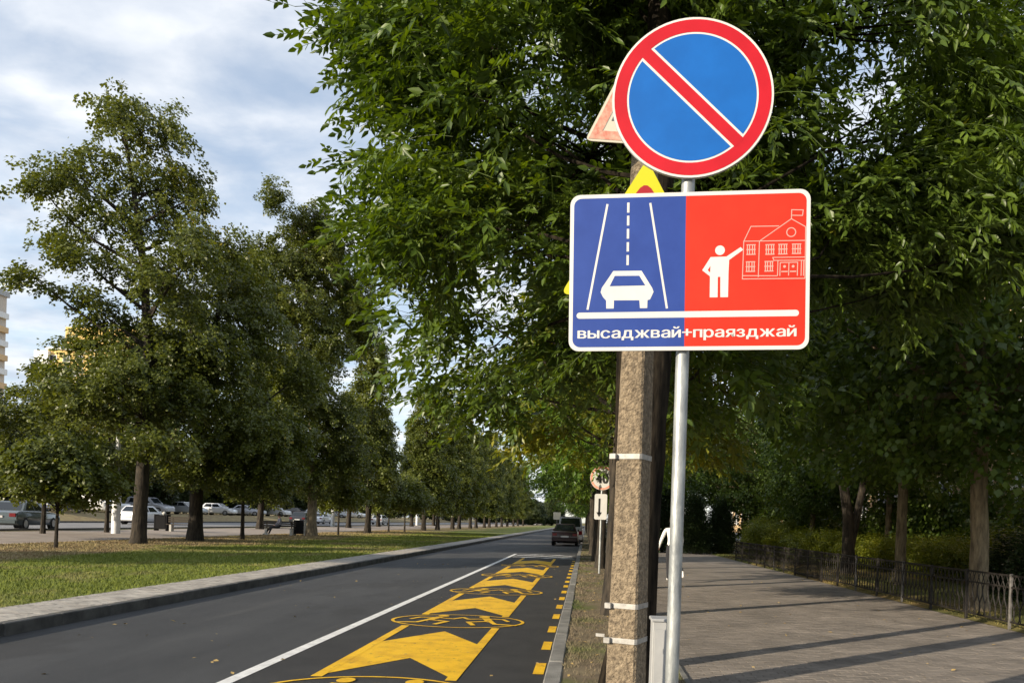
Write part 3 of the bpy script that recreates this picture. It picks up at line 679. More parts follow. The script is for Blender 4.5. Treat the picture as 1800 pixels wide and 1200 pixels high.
def copy_tree(src, loc, rz, s, label, group=None):
    o = src.copy(); C.objects.link(o); o.location = loc; o.rotation_euler = (0, 0, rz); o.scale = s if hasattr(s, '__len__') else (s, s, s)
    o['label'] = label
    if group: o['group'] = group
    for ch in src.children:
        c_ = ch.copy(); C.objects.link(c_); c_.parent = o
    return o
def blobs3(l, r, depth=1.0):
    o = []
    for x, z, rx, rz in l:
        for k in range(1): o.append((x + r.normal(0, .2), r.normal(0, depth), z + r.normal(0, .15), rx, max(rx, rz), rz))
    return o
# --- three hand-shaped lindens on the boulevard
T1 = [(x * (.80 if x < 0 else .95), z + .3, a, b_) for x, z, a, b_ in [(-2.04, 16.61, .98, .92), (-1.14, 15.88, 1.09, .98), (.18, 15.6, 1.26, 1.13), (.99, 14.32, .92, .98), (-1.64, 14.45, 1.31, 1.09), (-.19, 13.62, 1.31, 1.2), (1.56, 13.35, .76, .87), (-3.7, 14.16, 1.05, .57), (-2.91, 13.42, 1.31, .65), (-3.98, 12.84, .87, .48), (-2.0, 12.25, 1.53, .98), (.41, 11.9, 1.53, 1.31), (1.84, 11.51, .98, 1.2), (-3.71, 11.32, .98, .65), (-2.81, 10.48, 1.2, .83), (-3.98, 9.35, .87, .61), (-2.98, 8.84, 1.09, .55), (-1.06, 10.32, 1.31, .98), (1.14, 9.52, 1.53, 1.31), (2.53, 10.44, .92, 1.31), (3.03, 11.77, .65, .65), (-1.66, 8.56, 1.31, .87), (-2.49, 7.22, 1.31, .98), (-.53, 7.29, 1.74, 1.2), (1.65, 7.58, 1.74, 1.31), (-1.12, 5.52, 1.96, 1.2), (.84, 5.59, 1.74, 1.31), (-2.18, 4.61, 1.53, .87)]] + [(.9, 3.9, 1.6, .8), (-2.6, 5.6, 1.5, 1.0), (0, 6.4, 1.7, 1.1)]
T2 = [(1.01, 12.85, .8, .88), (1.56, 11.36, 1.26, 1.26), (.36, 9.81, 1.76, 1.51), (2.13, 9.37, 1.51, 1.51), (-.58, 7.77, 1.76, 1.51), (1.45, 7.33, 2.01, 1.76), (3.19, 7.9, 1.26, 1.38), (-.25, 5.52, 2.01, 1.51), (2.02, 5.09, 2.26, 1.63), (.57, 3.53, 2.01, 1.26), (2.59, 3.1, 1.76, 1.26), (3.54, 4.89, 1.26, 1.26)]
T3 = [(-1.66, 19.58, .76, 1.04), (-.19, 19.11, .76, .97), (-1.19, 18.04, 1.73, 1.38), (-2.9, 17.29, 1.31, 1.11), (.89, 17.76, 1.31, 1.21), (-.78, 15.97, 2.6, 1.56), (-3.16, 14.85, 1.56, 1.56), (1.32, 15.35, 1.56, 1.73), (-1.03, 13.19, 2.77, 1.73), (1.57, 12.93, 1.21, 1.21), (-1.29, 10.42, 2.42, 1.73), (-2.25, 8.31, 2.08, 1.73), (.17, 8.39, 1.9, 1.9), (-.45, 5.94, 2.25, 1.9), (1.32, 4.96, 1.9, 1.73), (-.71, 3.51, 1.73, 1.21), (-.9, 18.6, 1.3, 1.1), (1.6, 14.0, 1.6, 1.5), (.4, 11.6, 2.0, 1.7), (1.6, 7.2, 1.6, 1.5)]
rb = np.random.default_rng(11)
t1 = tree('linden_tree', (-17.12, 29.43, .18), [(0, 0, -.2), (.05, 0, 2), (.12, .05, 4.5), (.05, .1, 8), (-.3, .05, 11.5), (-.8, 0, 14.5), (-1.2, 0, 16.2)], [.26, .235, .20, .165, .12, .07, .03], blobs3(T1, rb, .8), LIN, M['leaf_linden'], M['bark'],
     'tallest ragged linden at the left with a bare trunk showing through its airy top', group='boulevard lindens', dens=9.2, bias=1.7, seed=1, limb_r=.085, twigs=260)
t2 = tree('linden_tree', (-17.23, 33.92, .18), [(0, 0, -.2), (0, 0, 3), (.3, 0, 7), (.8, 0, 11), (1.0, 0, 12.6)], [.30, .26, .19, .09, .03], blobs3(T2, rb, 1.2), LIN, M['leaf_linden'], M['bark'],
     'dark dense linden just right of the tallest ragged linden', group='boulevard lindens', dens=19, bias=1.7, seed=2, twigs=160)
t3 = tree('linden_tree', (-16.67, 46.71, .17), [(0, 0, -.2), (.0, 0, 4), (-.3, 0, 10), (-.8, 0, 16), (-1.0, 0, 19)], [.29, .26, .2, .1, .03], blobs3(T3, rb, 1.4), LIN, M['leaf_linden'], M['bark_pale'],
     'tall linden with golden pointed top and pale trunk beside the bench sitter', group='boulevard lindens', dens=20, bias=1.7, seed=3, twigs=180)
# second stem leaning against the tallest linden
# --- generic linden shapes, copied along the rows
def generic(seed, h=13, w=3.6, lo=2.2, pointed=1.0):
    r = np.random.default_rng(seed); o = []
    for i in range(26):
        z = lo + (h - lo - .8) * (i + .5) / 26; t = (z - lo) / (h - lo)
        rad = w * (1 - t ** 1.6 * pointed) * min(1, .55 + 2.2 * t); a = i * 2.4 + r.uniform(-.4, .4); rr = rad * r.uniform(.3, .72); s = max(.7, rad * r.uniform(.38, .55))
        o.append((math.cos(a) * rr, math.sin(a) * rr, z, s, s, s * .8))
    o.append((0, 0, h - .6, .8, .8, .9)); return o
gen = []
for k, (h, w, lo, pt) in enumerate(((15.0, 2.5, 2.3, 1.0), (15, 3.1, 2.4, .95), (16.0, 2.9, 2.2, 1.0))):
    gen.append((k, h, w, lo, pt))
ORD = ['third', 'fourth', 'fifth', 'sixth', 'seventh', 'eighth', 'ninth', 'tenth', 'eleventh', 'twelfth', 'thirteenth', 'fourteenth', 'fifteenth', 'sixteenth', 'seventeenth', 'eighteenth', 'nineteenth', 'twentieth', 'twenty-first', 'twenty-second', 'twenty-third', 'twenty-fourth', 'twenty-fifth']
row = [(-16.9, 59.5), (-16.96, 80.2), (-17.0, 88), (-16.62, 95.7), (-17, 103), (-16.7, 111), (-17, 119), (-16.8, 127), (-17.1, 136), (-16.9, 145), (-17, 155), (-17, 166), (-16.8, 178), (-17, 192), (-17, 208)]
protos = []
for i, (x, y) in enumerate(row):
    lab = 'linden in the boulevard front row, ' + ORD[i + 1] + ' trunk to the right of the white lamp column'
    if i < 3:
        k, h, w, lo, pt = gen[i]
        t = tree('linden_tree', (x, y, gz(x)), [(0, 0, -.2), (.05, 0, 3), (0, .05, h * .6), (.05, 0, h * .9)], [.24, .21, .13, .03], generic(20 + i, h, w, lo, pt), LIN_FAR, M['leaf_linden'], M['bark'], lab, group='boulevard lindens', dens=14, bias=1.8, seed=20 + i, twigs=60, sides=9)
        protos.append(t)
    else: copy_tree(protos[i % 3], (x, y, gz(x)), i * 1.7, (1.0, 1.0, random.uniform(.88, 1.1)), lab, 'boulevard lindens')
row2 = [(-24.0, 77.7), (-25, 92.5), (-24.5, 108), (-24.6, 124), (-24.5, 142), (-24.4, 162), (-24.6, 58)]
for i, (x, y) in enumerate(row2):
    copy_tree(protos[(i + 1) % 3], (x, y, gz(x)), i * 2.1 + .5, (1, 1, random.uniform(.85, 1)), 'linden in the boulevard back row beside the second road, ' + (['second', 'third', 'fourth', 'fifth', 'sixth', 'seventh', 'first'][i]) + ' by distance', 'back row lindens')
# young trees with thin trunks
yb = [(x * .55, y * .55, 1.6 + (z - 1.6) * .5, a * .62, b_ * .62, c_ * .62) for x, y, z, a, b_, c_ in generic(31, 9, 3.0, 1.6, .8)]
y0t = tree('young_linden', (-24.39, 34.52, .27), [(0, 0, -.2), (.03, 0, 2), (0, .02, 4.6), (.1, 0, 7)], [.095, .08, .05, .015], [(x + .35 * math.sin(z * 2.1), y + .3 * math.cos(z * 1.7), z, a * .8, b_ * .8, c_ * .6) for x, y, z, a, b_, c_ in generic(31, 8.2, 2.7, 2.1, .85)], LIN, M['leaf_linden'], M['bark'], 'young linden with thin trunk in front of the grey sedan', group='young lindens', dens=12, seed=31, limb_r=.025, twigs=90, sides=8, bias=1.6)
y1t = tree('young_linden', (-17.06, 24.76, .18), [(0, 0, -.2), (.02, 0, 1.5), (0, .02, 3.6)], [.05, .045, .015], [(x * .9, y * .9, 1.75 + (z - 1.6) * .55, a * .8, b_ * .8, c_ * .7) for x, y, z, a, b_, c_ in yb], LIN, M['leaf_linden'], M['bark'], 'smallest sapling at the lawn edge nearest the left side', group='young lindens', dens=17, seed=32, limb_r=.02, twigs=40, sides=8)
copy_tree(y0t, (-24.31, 38.99, .27), 2.0, (1.05, 1.05, 1.15), 'young linden standing directly left of the white lamp column', 'young lindens')
copy_tree(y0t, (-16.64, 37.27, .18), 4.0, (1, 1, 1.1), 'young linden with dark thin trunk between the bench and the bench sitter', 'young lindens')
copy_tree(y1t, (-16.55, 51.36, .18), 1.0, 1.25, 'sapling right of the pale trunked linden', 'young lindens')
copy_tree(y1t, (-17.47, 68.11, .19), 3.0, 1.4, 'left one of two thin saplings close together on the mid lawn', 'young lindens')
copy_tree(y1t, (-16.69, 70.77, .18), 5.0, 1.4, 'right one of two thin saplings close together on the mid lawn', 'young lindens')
copy_tree(y0t, (-27.0 + 1.6, 27.5, .28), 5.2, (1.1, 1.1, 1.2), 'young linden at the far left picture edge before the second road', 'young lindens')
# the same rows go on towards the camera, left of the picture
for i, (x, y, k, l) in enumerate(((-17.3, 16.5, 0, 'linden of the front row just left of the picture, nearer than the smallest sapling'), (-25.4, 11.0, 2, 'linden of the back row well left of the picture'))):
    copy_tree(protos[k], (x, y, gz(x)), i * 1.4, (1, 1, .95), l, 'boulevard lindens')
# backdrop trees beyond the second road
bt = tree('backdrop_tree', (-50, 62, 1), [(0, 0, -.3), (0, 0, 3), (0, 0, 9)], [.3, .25, .04], generic(41, 11, 5.2, 1.2, .75), LIN_FAR, M['leaf_back'], M['bark'], 'leafy tree beyond the parked cars, first from the left edge', group='trees beyond the second road', dens=11, seed=41, twigs=30, sides=8, size=(1.0, 1.6))
bpos = [(-52, 74), (-50, 84), (-54, 96), (-50, 108), (-55, 120), (-50, 133), (-53, 147), (-50, 162), (-54, 178), (-50, 196), (-46, 215), (-40, 235), (-32, 250), (-25, 262), (-18, 255), (-12, 268), (-62, 68), (-66, 84), (-68, 104)]
for i, (x, y) in enumerate(bpos):
    copy_tree(bt, (x, y, gz(x)), i * 1.9, (1.05, 1.05, random.uniform(.8, 1.15)), 'leafy tree beyond the parked cars, ' + (['second', 'third', 'fourth', 'fifth', 'sixth', 'seventh', 'eighth', 'ninth', 'tenth', 'eleventh', 'twelfth', 'thirteenth', 'fourteenth', 'fifteenth', 'sixteenth', 'seventeenth', 'eighteenth', 'nineteenth', 'twentieth'][i]) + ' from the left edge', 'trees beyond the second road')

# --- roadside ash row on the right
def holes(lim, f=1.0, zmin=0):
    def k(P):
        x, y, z = P[:, 0] * f, P[:, 1] * f, P[:, 2] * f
        n_ = np.sin(2.3 * x + 1.1 * np.sin(1.9 * z) + .7) + np.sin(2.9 * z + 1.3 * np.sin(2.1 * y)) + np.sin(2.6 * y + 1.2 * np.sin(1.7 * x) + 2)
        return (n_ > lim) & (P[:, 2] > zmin)
    return k
A_BL = [(-.4, .9, 7.0, 2.1, 1.9, 1.9), (-1.6, 1.3, 5.7, 1.35, 1.4, 1.1), (-2.35, 1.6, 6.6, .9, 1.0, .8), (-1.3, 1.6, 4.35, 1.15, 1.2, .8), (-2.2, 2.0, 4.7, .8, .9, .55), (-.4, 1.6, 4.0, 1.0, 1.0, .75), (-.6, 2.2, 3.55, .8, .8, .4), (.7, 1.5, 5.3, 1.5, 1.6, 1.3), (1.7, 1.2, 6.6, 1.8, 1.7, 1.5), (2.2, 1.9, 5.0, 1.3, 1.3, .9), (3.3, 1.8, 5.6, 1.5, 1.5, 1.2), (4.4, 2.4, 5.0, 1.2, 1.2, .9), (1.2, 2.2, 4.3, 1.0, 1.0, .55), (.2, .3, 8.6, 2.2, 2.0, 1.4), (3.4, 2.6, 4.5, .9, 1.0, .5), (4.9, 3.0, 6.3, 1.2, 1.3, .9)]
tA = tree('ash_tree', (.42, 6.7, .08), [(-.02, 0, -.2), (.02, 0, .7), (.06, 0, 1.8), (.10, 0, 2.9), (.12, .1, 4.2), (.1, .4, 6.5), (0, .6, 8.5)], [.20, .19, .18, .17, .15, .10, .03], A_BL, ASH, M['leaf_ash'], M['bark_shaded'],
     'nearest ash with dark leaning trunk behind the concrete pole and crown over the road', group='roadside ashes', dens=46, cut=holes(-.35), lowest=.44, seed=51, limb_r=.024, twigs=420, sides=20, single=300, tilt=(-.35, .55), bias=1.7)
r5 = np.random.default_rng(55)
B_BL = [(-.5, .8, 5.6, 1.8, 1.6, 1.3), (-1.9, 1.2, 7.2, 1.4, 1.4, 1.2), (-2.3, 1.5, 5.6, 1.1, 1.2, .8), (-1.4, 1.6, 3.9, 1.0, 1.0, .55), (.8, 1.0, 6.6, 1.8, 1.6, 1.4), (-.6, .6, 8.4, 2.2, 2.0, 1.4), (.5, 1.2, 4.3, 1.2, 1.2, .8), (-2.5, 2.4, 8.6, 1.2, 1.2, .9), (2.4, .8, 5.4, 1.4, 1.4, 1.0), (3.8, .6, 6.8, 1.5, 1.4, 1.0)]
tB = tree('ash_tree', (.42, 7.9, .08), [(0, 0, -.2), (-.02, 0, 1.5), (-.05, .1, 3.5), (-.1, .3, 6), (-.2, .4, 8)], [.13, .12, .11, .08, .03], B_BL, ASH, M['leaf_ash'], M['bark_shaded'],
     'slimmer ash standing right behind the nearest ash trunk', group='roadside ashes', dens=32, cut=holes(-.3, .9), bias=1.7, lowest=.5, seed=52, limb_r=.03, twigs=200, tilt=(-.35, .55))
def ash_generic(seed):
    r = np.random.default_rng(seed); o = []
    for i in range(22):
        z = 3.2 + 6.8 * (i + .5) / 22; t = (z - 3.2) / 6.8; rad = 3.9 * (1 - t ** 2.2 * .8) * min(1, .6 + 1.6 * t); a = i * 2.4 + r.uniform(-.5, .5); rr = rad * r.uniform(.3, .75); s = max(.8, rad * r.uniform(.35, .5))
        o.append((math.cos(a) * rr, math.sin(a) * rr, z, s, s, s * .75))
    return o
aprot = []
apos = [(.45, 12.3), (.66, 17.6), (.50, 25.0), (.42, 29.5), (.35, 36), (.4, 42.5), (.4, 49), (.4, 56), (.4, 63), (.4, 71), (.4, 79), (.3, 88), (.3, 98), (.2, 109), (.2, 121), (.2, 134), (.1, 148), (0, 164), (0, 182), (-.1, 202)]
for i, (x, y) in enumerate(apos):
    lab = 'roadside ash on the kerb verge, ' + (ORD[i]) + ' trunk from the concrete pole'
    if i < 3:
        t = tree('ash_tree', (x, y, .08), [(0, 0, -.2), (.03, 0, 1.5), (.10 * (-1) ** i, .05, 3.5), (0, .2, 6), (0, .2, 9)], [.15, .135, .12, .08, .02], ash_generic(60 + i), ASH_FAR, M[('leaf_ash', 'leaf_gold', 'leaf_fresh')[i]], M['bark'], lab, group='roadside ashes', dens=14, bias=1.7, cut=holes(-.9, .8, 3.15), seed=60 + i, limb_r=.04, twigs=120, sides=10, lowest=.36)
        aprot.append(t)
    else: copy_tree(aprot[2] if i % 3 != 1 else aprot[i % 2], (x, y, .08), i * 2.2, (1.0, 1.0, random.uniform(.92, 1.1)), lab, 'roadside ashes')

# --- yard trees behind the iron fence
MBL = [(x * 1.0, y * 1.0, z, a, b_, c_) for x, y, z, a, b_, c_ in generic(71, 11, 4.3, 3.0, .6)]
m1 = tree('maple_tree', (7.33 + .45, 15.2, .09), [(0, 0, -.2), (.02, 0, 1.4), (-.04, 0, 2.6), (0, 0, 6), (.1, 0, 9.6)], [.19, .165, .16, .12, .03], MBL, MAP, M['leaf_maple'], M['bark_pale'], 'maple with thick pale lit trunk nearest the right picture edge behind the fence', group='yard maples', dens=7, lowest=.45, bias=1.6, seed=71, twigs=160)
m2 = tree('maple_tree', (9.0, 21.9, .09), [(0, 0, -.2), (.0, 0, 2.0), (.05, 0, 5), (0, 0, 9)], [.155, .14, .11, .03], generic(72, 10, 3.8, 3.4, .6), MAP, M['leaf_maple'], M['bark_pale'], 'maple with straight tan trunk in the middle behind the fence', group='yard maples', dens=7, lowest=.42, bias=1.6, seed=72, twigs=120)
m3 = tree('maple_tree', (9.4, 27.3, .09), [(0, 0, -.2), (-.1, 0, 2.0), (-.5, 0, 4.4), (-.7, 0, 9)], [.24, .19, .13, .03], [(x * 1.1, y, z, a, b_, c_) for x, y, z, a, b_, c_ in generic(73, 12, 4.2, 4.6, .6)], MAP, M['leaf_maple'], M['bark'], 'dark forked maple behind the fence in front of the blue spruce', group='yard maples', dens=7, lowest=.4, bias=1.6, seed=73, twigs=120)
MB().tube([(-.05, 0, .5), (.25, 0, 2.2), (.75, .1, 5.0), (.9, .2, 8)], [.15, .13, .1, .03], 10).build('second_stem', M['bark'], m3)
for i, (x, y, s) in enumerate(((13.2, 33.5, 1.0), (11.2, 38.0, .8), (13.5, 14.5, 1.0), (9.5, 46, .9), (6.4, 52, .9), (12.5, 56, 1.0))):
    copy_tree((m2, m1)[i % 2], (x, y, .1), i * 1.3, s, ['maple in the yard behind the blue spruce', 'slim maple behind the yellow green shrubs', 'maple overhanging the far right picture edge', 'maple at the far end of the yard fence', 'maple rising behind the dark thujas where the sidewalk ends', 'most distant maple in the yard before the school'][i], 'yard maples')
# --- conifers and shrubs
def plant(name, loc, blobs, temps, m, label, cat, dens, seed, group=None, tilt=(-.4, .4), size=(.8, 1.2), stem=.6, bias=2.4):
    return tree(name, loc, [(0, 0, -.15), (0, 0, stem * .5), (0, 0, stem)], [.06, .05, .02], blobs, temps, m, M['bark'], label, cat, group, dens, seed, tilt, size, .02, 12, bias, 7, part='foliage')
cone = [(0, 0, z, max(.15, 1.5 * (1 - z / 6.6)), max(.15, 1.5 * (1 - z / 6.6)), .35) for z in np.arange(.5, 6.4, .42)]
plant('blue_spruce', (14.0, 43.5, .1), cone, NEED, M['leaf_blue'], 'bluish grey spruce with tiered boughs behind the forked maple', 'tree', 70, 81, tilt=(.1, .45), stem=5.8, size=(.9, 1.3), bias=3)
def thuja(h, w): return [(0, 0, z, max(.12, w * (1 - (z / h) ** 2 * .9)), max(.12, w * (1 - (z / h) ** 2 * .9)), .4) for z in np.arange(.3, h, .35)]
plant('thuja', (12.0, 41.5, .1), thuja(4.4, .55), SHR, M['leaf_dark'], 'slender dark green thuja left of the blue spruce', 'tree', 110, 82, tilt=(-1.3, -.5), size=(1.0, 1.6), stem=3.5)
th = plant('thuja', (3.2, 42.6, .06), thuja(4.0, 1.0), SHR, M['leaf_dark'], 'dark thuja where the sidewalk ends, nearest the signpost', 'tree', 110, 83, 'dark thujas at the end of the sidewalk', tilt=(-1.3, -.4), size=(1.3, 2.0), stem=3.2)
for i, (x, y, s, l) in enumerate(((4.6, 43.2, .9, 'dark thuja where the sidewalk ends, middle one'), (6.0, 42.6, .8, 'dark thuja where the sidewalk ends, beside the fence'), (7.6, 43.4, .75, 'dark thuja just behind the far end of the fence'), (1.9, 44.2, .7, 'low dark thuja beside the last verge trees'))): copy_tree(th, (x, y, .06), i * 1.2, s, l, 'dark thujas at the end of the sidewalk')
dome = lambda w, h: [(math.cos(a) * w * .5, math.sin(a) * w * .5, h * .5, w * .55, w * .55, h * .48) for a in np.arange(0, 6.2, 1.25)] + [(0, 0, h * .6, w * .6, w * .6, h * .42)]
sh = plant('shrub', (9.6, 39.2, .1), dome(1.3, 2.1), SHR, M['leaf_yellow'], 'bright yellow green shrub at the far end behind the fence', 'shrub', 75, 84, 'shrubs behind the fence', size=(1.0, 1.6))
sh2 = plant('shrub', (10.4, 33.5, .1), dome(1.7, 1.5), SHR, M['leaf_yellow'], 'wide rounded olive shrub in front of the blue spruce', 'shrub', 70, 85, 'shrubs behind the fence', size=(1.0, 1.6))
sd = plant('shrub', (10.6, 17.6, .1), [(0, 0, z, .75 * (1 - z / 2.3) + .1, .75 * (1 - z / 2.3) + .1, .3) for z in np.arange(.2, 2.0, .22)], SHR, M['leaf_dark'], 'dark cone shaped shrub right of the pale lit trunk', 'shrub', 95, 86, 'shrubs behind the fence', tilt=(-1, .1), size=(1, 1.5))
sk_ = plant('thicket_shrub', (14.8, 27.2, .1), dome(1.5, 2.1), LIN, M['leaf_maple'], 'dark leafy thicket shrub before the school wall behind the tan trunk', 'shrub', 11, 87, 'thicket before the school', size=(.8, 1.1), stem=1.4)
copy_tree(sh, (8.6, 36.8, .1), 1, (.8, .8, .85), 'small yellow shrub left of the wide olive shrub', 'shrubs behind the fence')
copy_tree(sh2, (11.8, 30.2, .1), 2, (1.05, 1.05, .9), 'olive shrub behind the dark forked maple', 'shrubs behind the fence')
copy_tree(sh2, (12.2, 25.2, .1), 3, (.95, .95, .95), 'olive shrub between the forked maple and the tan trunk', 'shrubs behind the fence')
copy_tree(sh, (12.8, 22.2, .1), 4, (.9, .9, .85), 'yellow green shrub right of the tan trunk', 'shrubs behind the fence')
copy_tree(sh, (13.6, 20.8 + 3.2, .1), 5, (.7, .7, .8), 'round green shrub before the white wall at the right', 'shrubs behind the fence')
copy_tree(sd, (11.4, 20.2, .1), 1, (1.3, 1.3, .7), 'low dark shrub left of the dark cone shrub', 'shrubs behind the fence')

for i, (x, y, sx, sz) in enumerate(((15.2, 20.4, 1.15, 1.6), (15.0, 23.8, 1.25, 1.8), (15.0, 31.0, 1.3, 1.9), (15.2, 35.5, 1.3, 1.7), (13.0, 40.0, 1.2, 1.1), (10.8, 44.5, 1.3, 1.6), (15.3, 39.5, 1.2, 1.1))):
    copy_tree(sk_, (x, y, .1), i * 1.1, (sx, sx, sz), 'dark leafy thicket shrub before the school wall, ' + ['nearest the right edge', 'second', 'third', 'fourth', 'fifth', 'farthest', 'sixth'][i] + ' in depth', 'thicket before the school')
# ------------------------------------------------------------------ iron fence
fence = empty('iron_fence', (6.95, 0, .05)); tag(fence, 'low black wrought iron fence with wavy bars along the sidewalk', 'fence')
PITCH = 1.43; Y0f = 12.5 - PITCH; NP = 17; FH = .90
postm = MB().box(-.02, .02, -.02, .02, -.1, FH, .004).mesh('post', M['iron_grey']); postd = MB().box(-.022, .022, -.022, .022, -.1, FH, .004).mesh('post', M['iron'])
def rail(z, w): return MB().box(-.010, .010, .022, PITCH - .022, z - w, z + w).mesh('rail', M['iron'])
r_top, r_mid, r_bot = rail(FH - .03, .016), rail(FH - .22, .013), rail(.12, .014)
def sbar(k):
    pts = [(0, .055 * k * math.sin(2 * math.pi * t) * (1 if t < .5 else .8), .12 + (FH - .34) * t) for t in np.linspace(0, 1, 11)]
    return MB().tube(pts, .0105, 5).mesh('bar', M['iron'])
sb = [sbar(1), sbar(-1)]
straight = MB().tube([(0, 0, .05), (0, 0, FH - .04)], .008, 5).mesh('bar', M['iron'])
cross = MB()
for a in (-1, 1): cross.tube([(.001 * a, -.05 * a, FH - .215), (.001 * a, .05 * a, FH - .04)], .0085, 4)
cross = cross.mesh('crossed_rod', M['iron'])
dense = (8, 9)
for i in range(NP + 1):
    y = Y0f + i * PITCH; link('post', postm if i in (1, 4, 6, 12) else postd, fence, (random.uniform(-.006, .006), y, 0), (0, random.uniform(-.015, .015), 0))
    if i == NP: break
    if i in dense:
        link('rail', r_top, fence, (0, y, 0)); link('rail', r_bot, fence, (0, y, 0)); link('rail', r_mid, fence, (0, y, 0))
        for k in range(22): link('bar', straight, fence, (0, y + .06 + k * (PITCH - .12) / 21, 0))
    else:
        for rm in (r_top, r_mid, r_bot): link('rail', rm, fence, (0, y, 0))
        for k in range(16):
            yy = y + .06 + k * (PITCH - .12) / 15
            link('bar', sb[k % 2], fence, (0, yy, 0))
        for k in range(9): link('crossed_rod', cross, fence, (0, y + .09 + k * (PITCH - .18) / 8, 0))

# ------------------------------------------------------------------ cars
def car(name, loc, rz, m, label, kind='sedan', cat='car', group=None, brake=False):
    root = empty(name, loc, rz); tag(root, label, cat, group)
    Lh, W, H = {'sedan': (2.28, .87, 1.43), 'hatch': (1.98, .85, 1.46), 'suv': (2.2, .92, 1.72), 'van': (2.5, .95, 1.98)}[kind]
    belt = {'sedan': .93, 'hatch': .95, 'suv': 1.05, 'van': 1.12}[kind]
    if kind == 'sedan': prof = [(-Lh, .34), (-Lh - .03, .62), (-Lh + .04, .86), (-Lh + .35, belt + .03), (-1.0, belt + .02), (.95, belt), (1.55, .88), (Lh - .12, .74), (Lh, .58), (Lh, .32), (Lh - .2, .22), (-Lh + .2, .24)]
    else: prof = [(-Lh, .36), (-Lh - .03, .62), (-Lh + .02, belt - .05), (-Lh + .10, belt + .01), (.0, belt + .01), (Lh * .5, belt), (Lh * .72, belt - .07), (Lh - .1, belt - .22), (Lh, .58), (Lh, .33), (Lh - .2, .23), (-Lh + .2, .25)]
    b = MB(); n = len(prof); xs = [(-W, .90), (-W + .03, .965), (-W + .18, 1), (0, 1.012), (W - .18, 1), (W - .03, .965), (W, .90)]
    cz = .56; v = []
    for x, k in xs: v += [(x, y * (.985 if k < .95 else 1) * (1 if k > .95 else .985), cz + (z - cz) * k) for y, z in prof]
    f = [(i * n + j, i * n + (j + 1) % n, (i + 1) * n + (j + 1) % n, (i + 1) * n + j) for i in range(len(xs) - 1) for j in range(n)] + [tuple(range(n - 1, -1, -1)), tuple((len(xs) - 1) * n + j for j in range(n))]
    b.add(v, f); body = b.build('body', m, root, smooth=True)
    # cabin: lower rectangle to upper rectangle
    if kind == 'sedan': yb0, yb1, yt0, yt1 = -1.62, .98, -.95, .22
    elif kind == 'hatch': yb0, yb1, yt0, yt1 = -Lh + .16, .95, -Lh + .62, .25
    elif kind == 'suv': yb0, yb1, yt0, yt1 = -Lh + .14, .98, -Lh + .42, .30
    else: yb0, yb1, yt0, yt1 = -Lh + .12, 1.55, -Lh + .22, .85
    wb, wt = W - .07, W - (.27 if kind in ('sedan', 'hatch') else .17)
    z0, z1 = belt - .03, H
    def q(sx, ty, tz):   # point on the cabin skin: sx -1..1, ty 0..1 rear to front, tz 0..1
        w = wb + (wt - wb) * tz; a = yb0 + (yt0 - yb0) * tz; c_ = yb1 + (yt1 - yb1) * tz
        return (sx * w, a + (c_ - a) * ty, z0 + (z1 - z0) * tz)
    cbm = MB(); lv = [0, .9, 1.0]; v = []
    for t in lv:
        sh_ = .93 if t == 1.0 else 1
        v += [tuple(Vector(q(sx * sh_, .5 + (ty - .5) * (.95 if t == 1 else 1), t if t < 1 else .985))) for sx, ty in ((-1, 0), (1, 0), (1, 1), (-1, 1))]
    cbm.add(v, [(k * 4 + i, k * 4 + (i + 1) % 4, k * 4 + 4 + (i + 1) % 4, k * 4 + 4 + i) for k in range(2) for i in range(4)] + [(8, 9, 10, 11)])
    cbm.build('cabin', m, root, smooth=True)
    def pane(nm, pts, off):
        o = Vector(off); p = [Vector(a) + o for a in pts]; ib = [a - o * 3 for a in p]
        MB().add([tuple(a) for a in p + ib], [(0, 1, 2, 3)] + [(i, 4 + i, 4 + (i + 1) % 4, (i + 1) % 4) for i in range(4)]).build(nm, M['glass'], root)
    e = .008
    pane('rear_window', [q(-.86, 0, .16), q(.86, 0, .16), q(.84, 0, .84), q(-.84, 0, .84)], (0, -e, e))
    pane('windscreen', [q(-.9, 1, .10), q(.9, 1, .10), q(.86, 1, .84), q(-.86, 1, .84)], (0, e, e))
    cuts = ((.10, .46), (.50, .88)) if kind != 'van' else ((.70, .93),)
    for sx in (-1, 1):
        for a, c_ in cuts: pane('side_window', [q(sx, a, .16), q(sx, c_, .16), q(sx, c_ - .02 * (1 if c_ > .6 else 0), .82), q(sx, a + .02, .82)], (sx * e, 0, 0))
    for sx in (-1, 1):
        MB().box(sx * W - .06, sx * W + .06, .70, .82, belt + .02, belt + .13, .01).build('mirror', m, root)
        MB().box(min(sx * (W - .34), sx * (W - .06)), max(sx * (W - .34), sx * (W - .06)), -Lh - .045, -Lh + .2, .66, .83 if kind in ('sedan', 'hatch') else .95, .01).build('tail_light', M['tail'], root)
        MB().box(min(sx * (W - .42), sx * (W - .08)), max(sx * (W - .42), sx * (W - .08)), Lh - .2, Lh + .02, .58, .72, .01).build('headlight', M['lamp'], root)
        for yw in (-Lh + .82, Lh - .82):
            r_ = .315 if kind in ('sedan', 'hatch') else .35; xo = sx * (W - .09)
            w = empty('wheel', (xo, yw, r_)); w.parent = root
            MB().tube([(-sx * .1, 0, 0), (-sx * .09, 0, 0), (sx * .085, 0, 0), (sx * .105, 0, 0)], [r_ - .02, r_, r_, r_ - .03], 20).build('tyre', M['tyre'], w, smooth=True)
            MB().tube([(sx * .095, 0, 0), (sx * .113, 0, 0)], [.20, .185], 14).build('rim', M['rim'], w)
            MB().tube([(sx * (W - .03 - abs(xo)), 0, 0), (sx * (W - abs(xo) - .004), 0, 0)], [r_ + .06, r_ + .055], 20).build('wheel_arch', M['trim'], w)
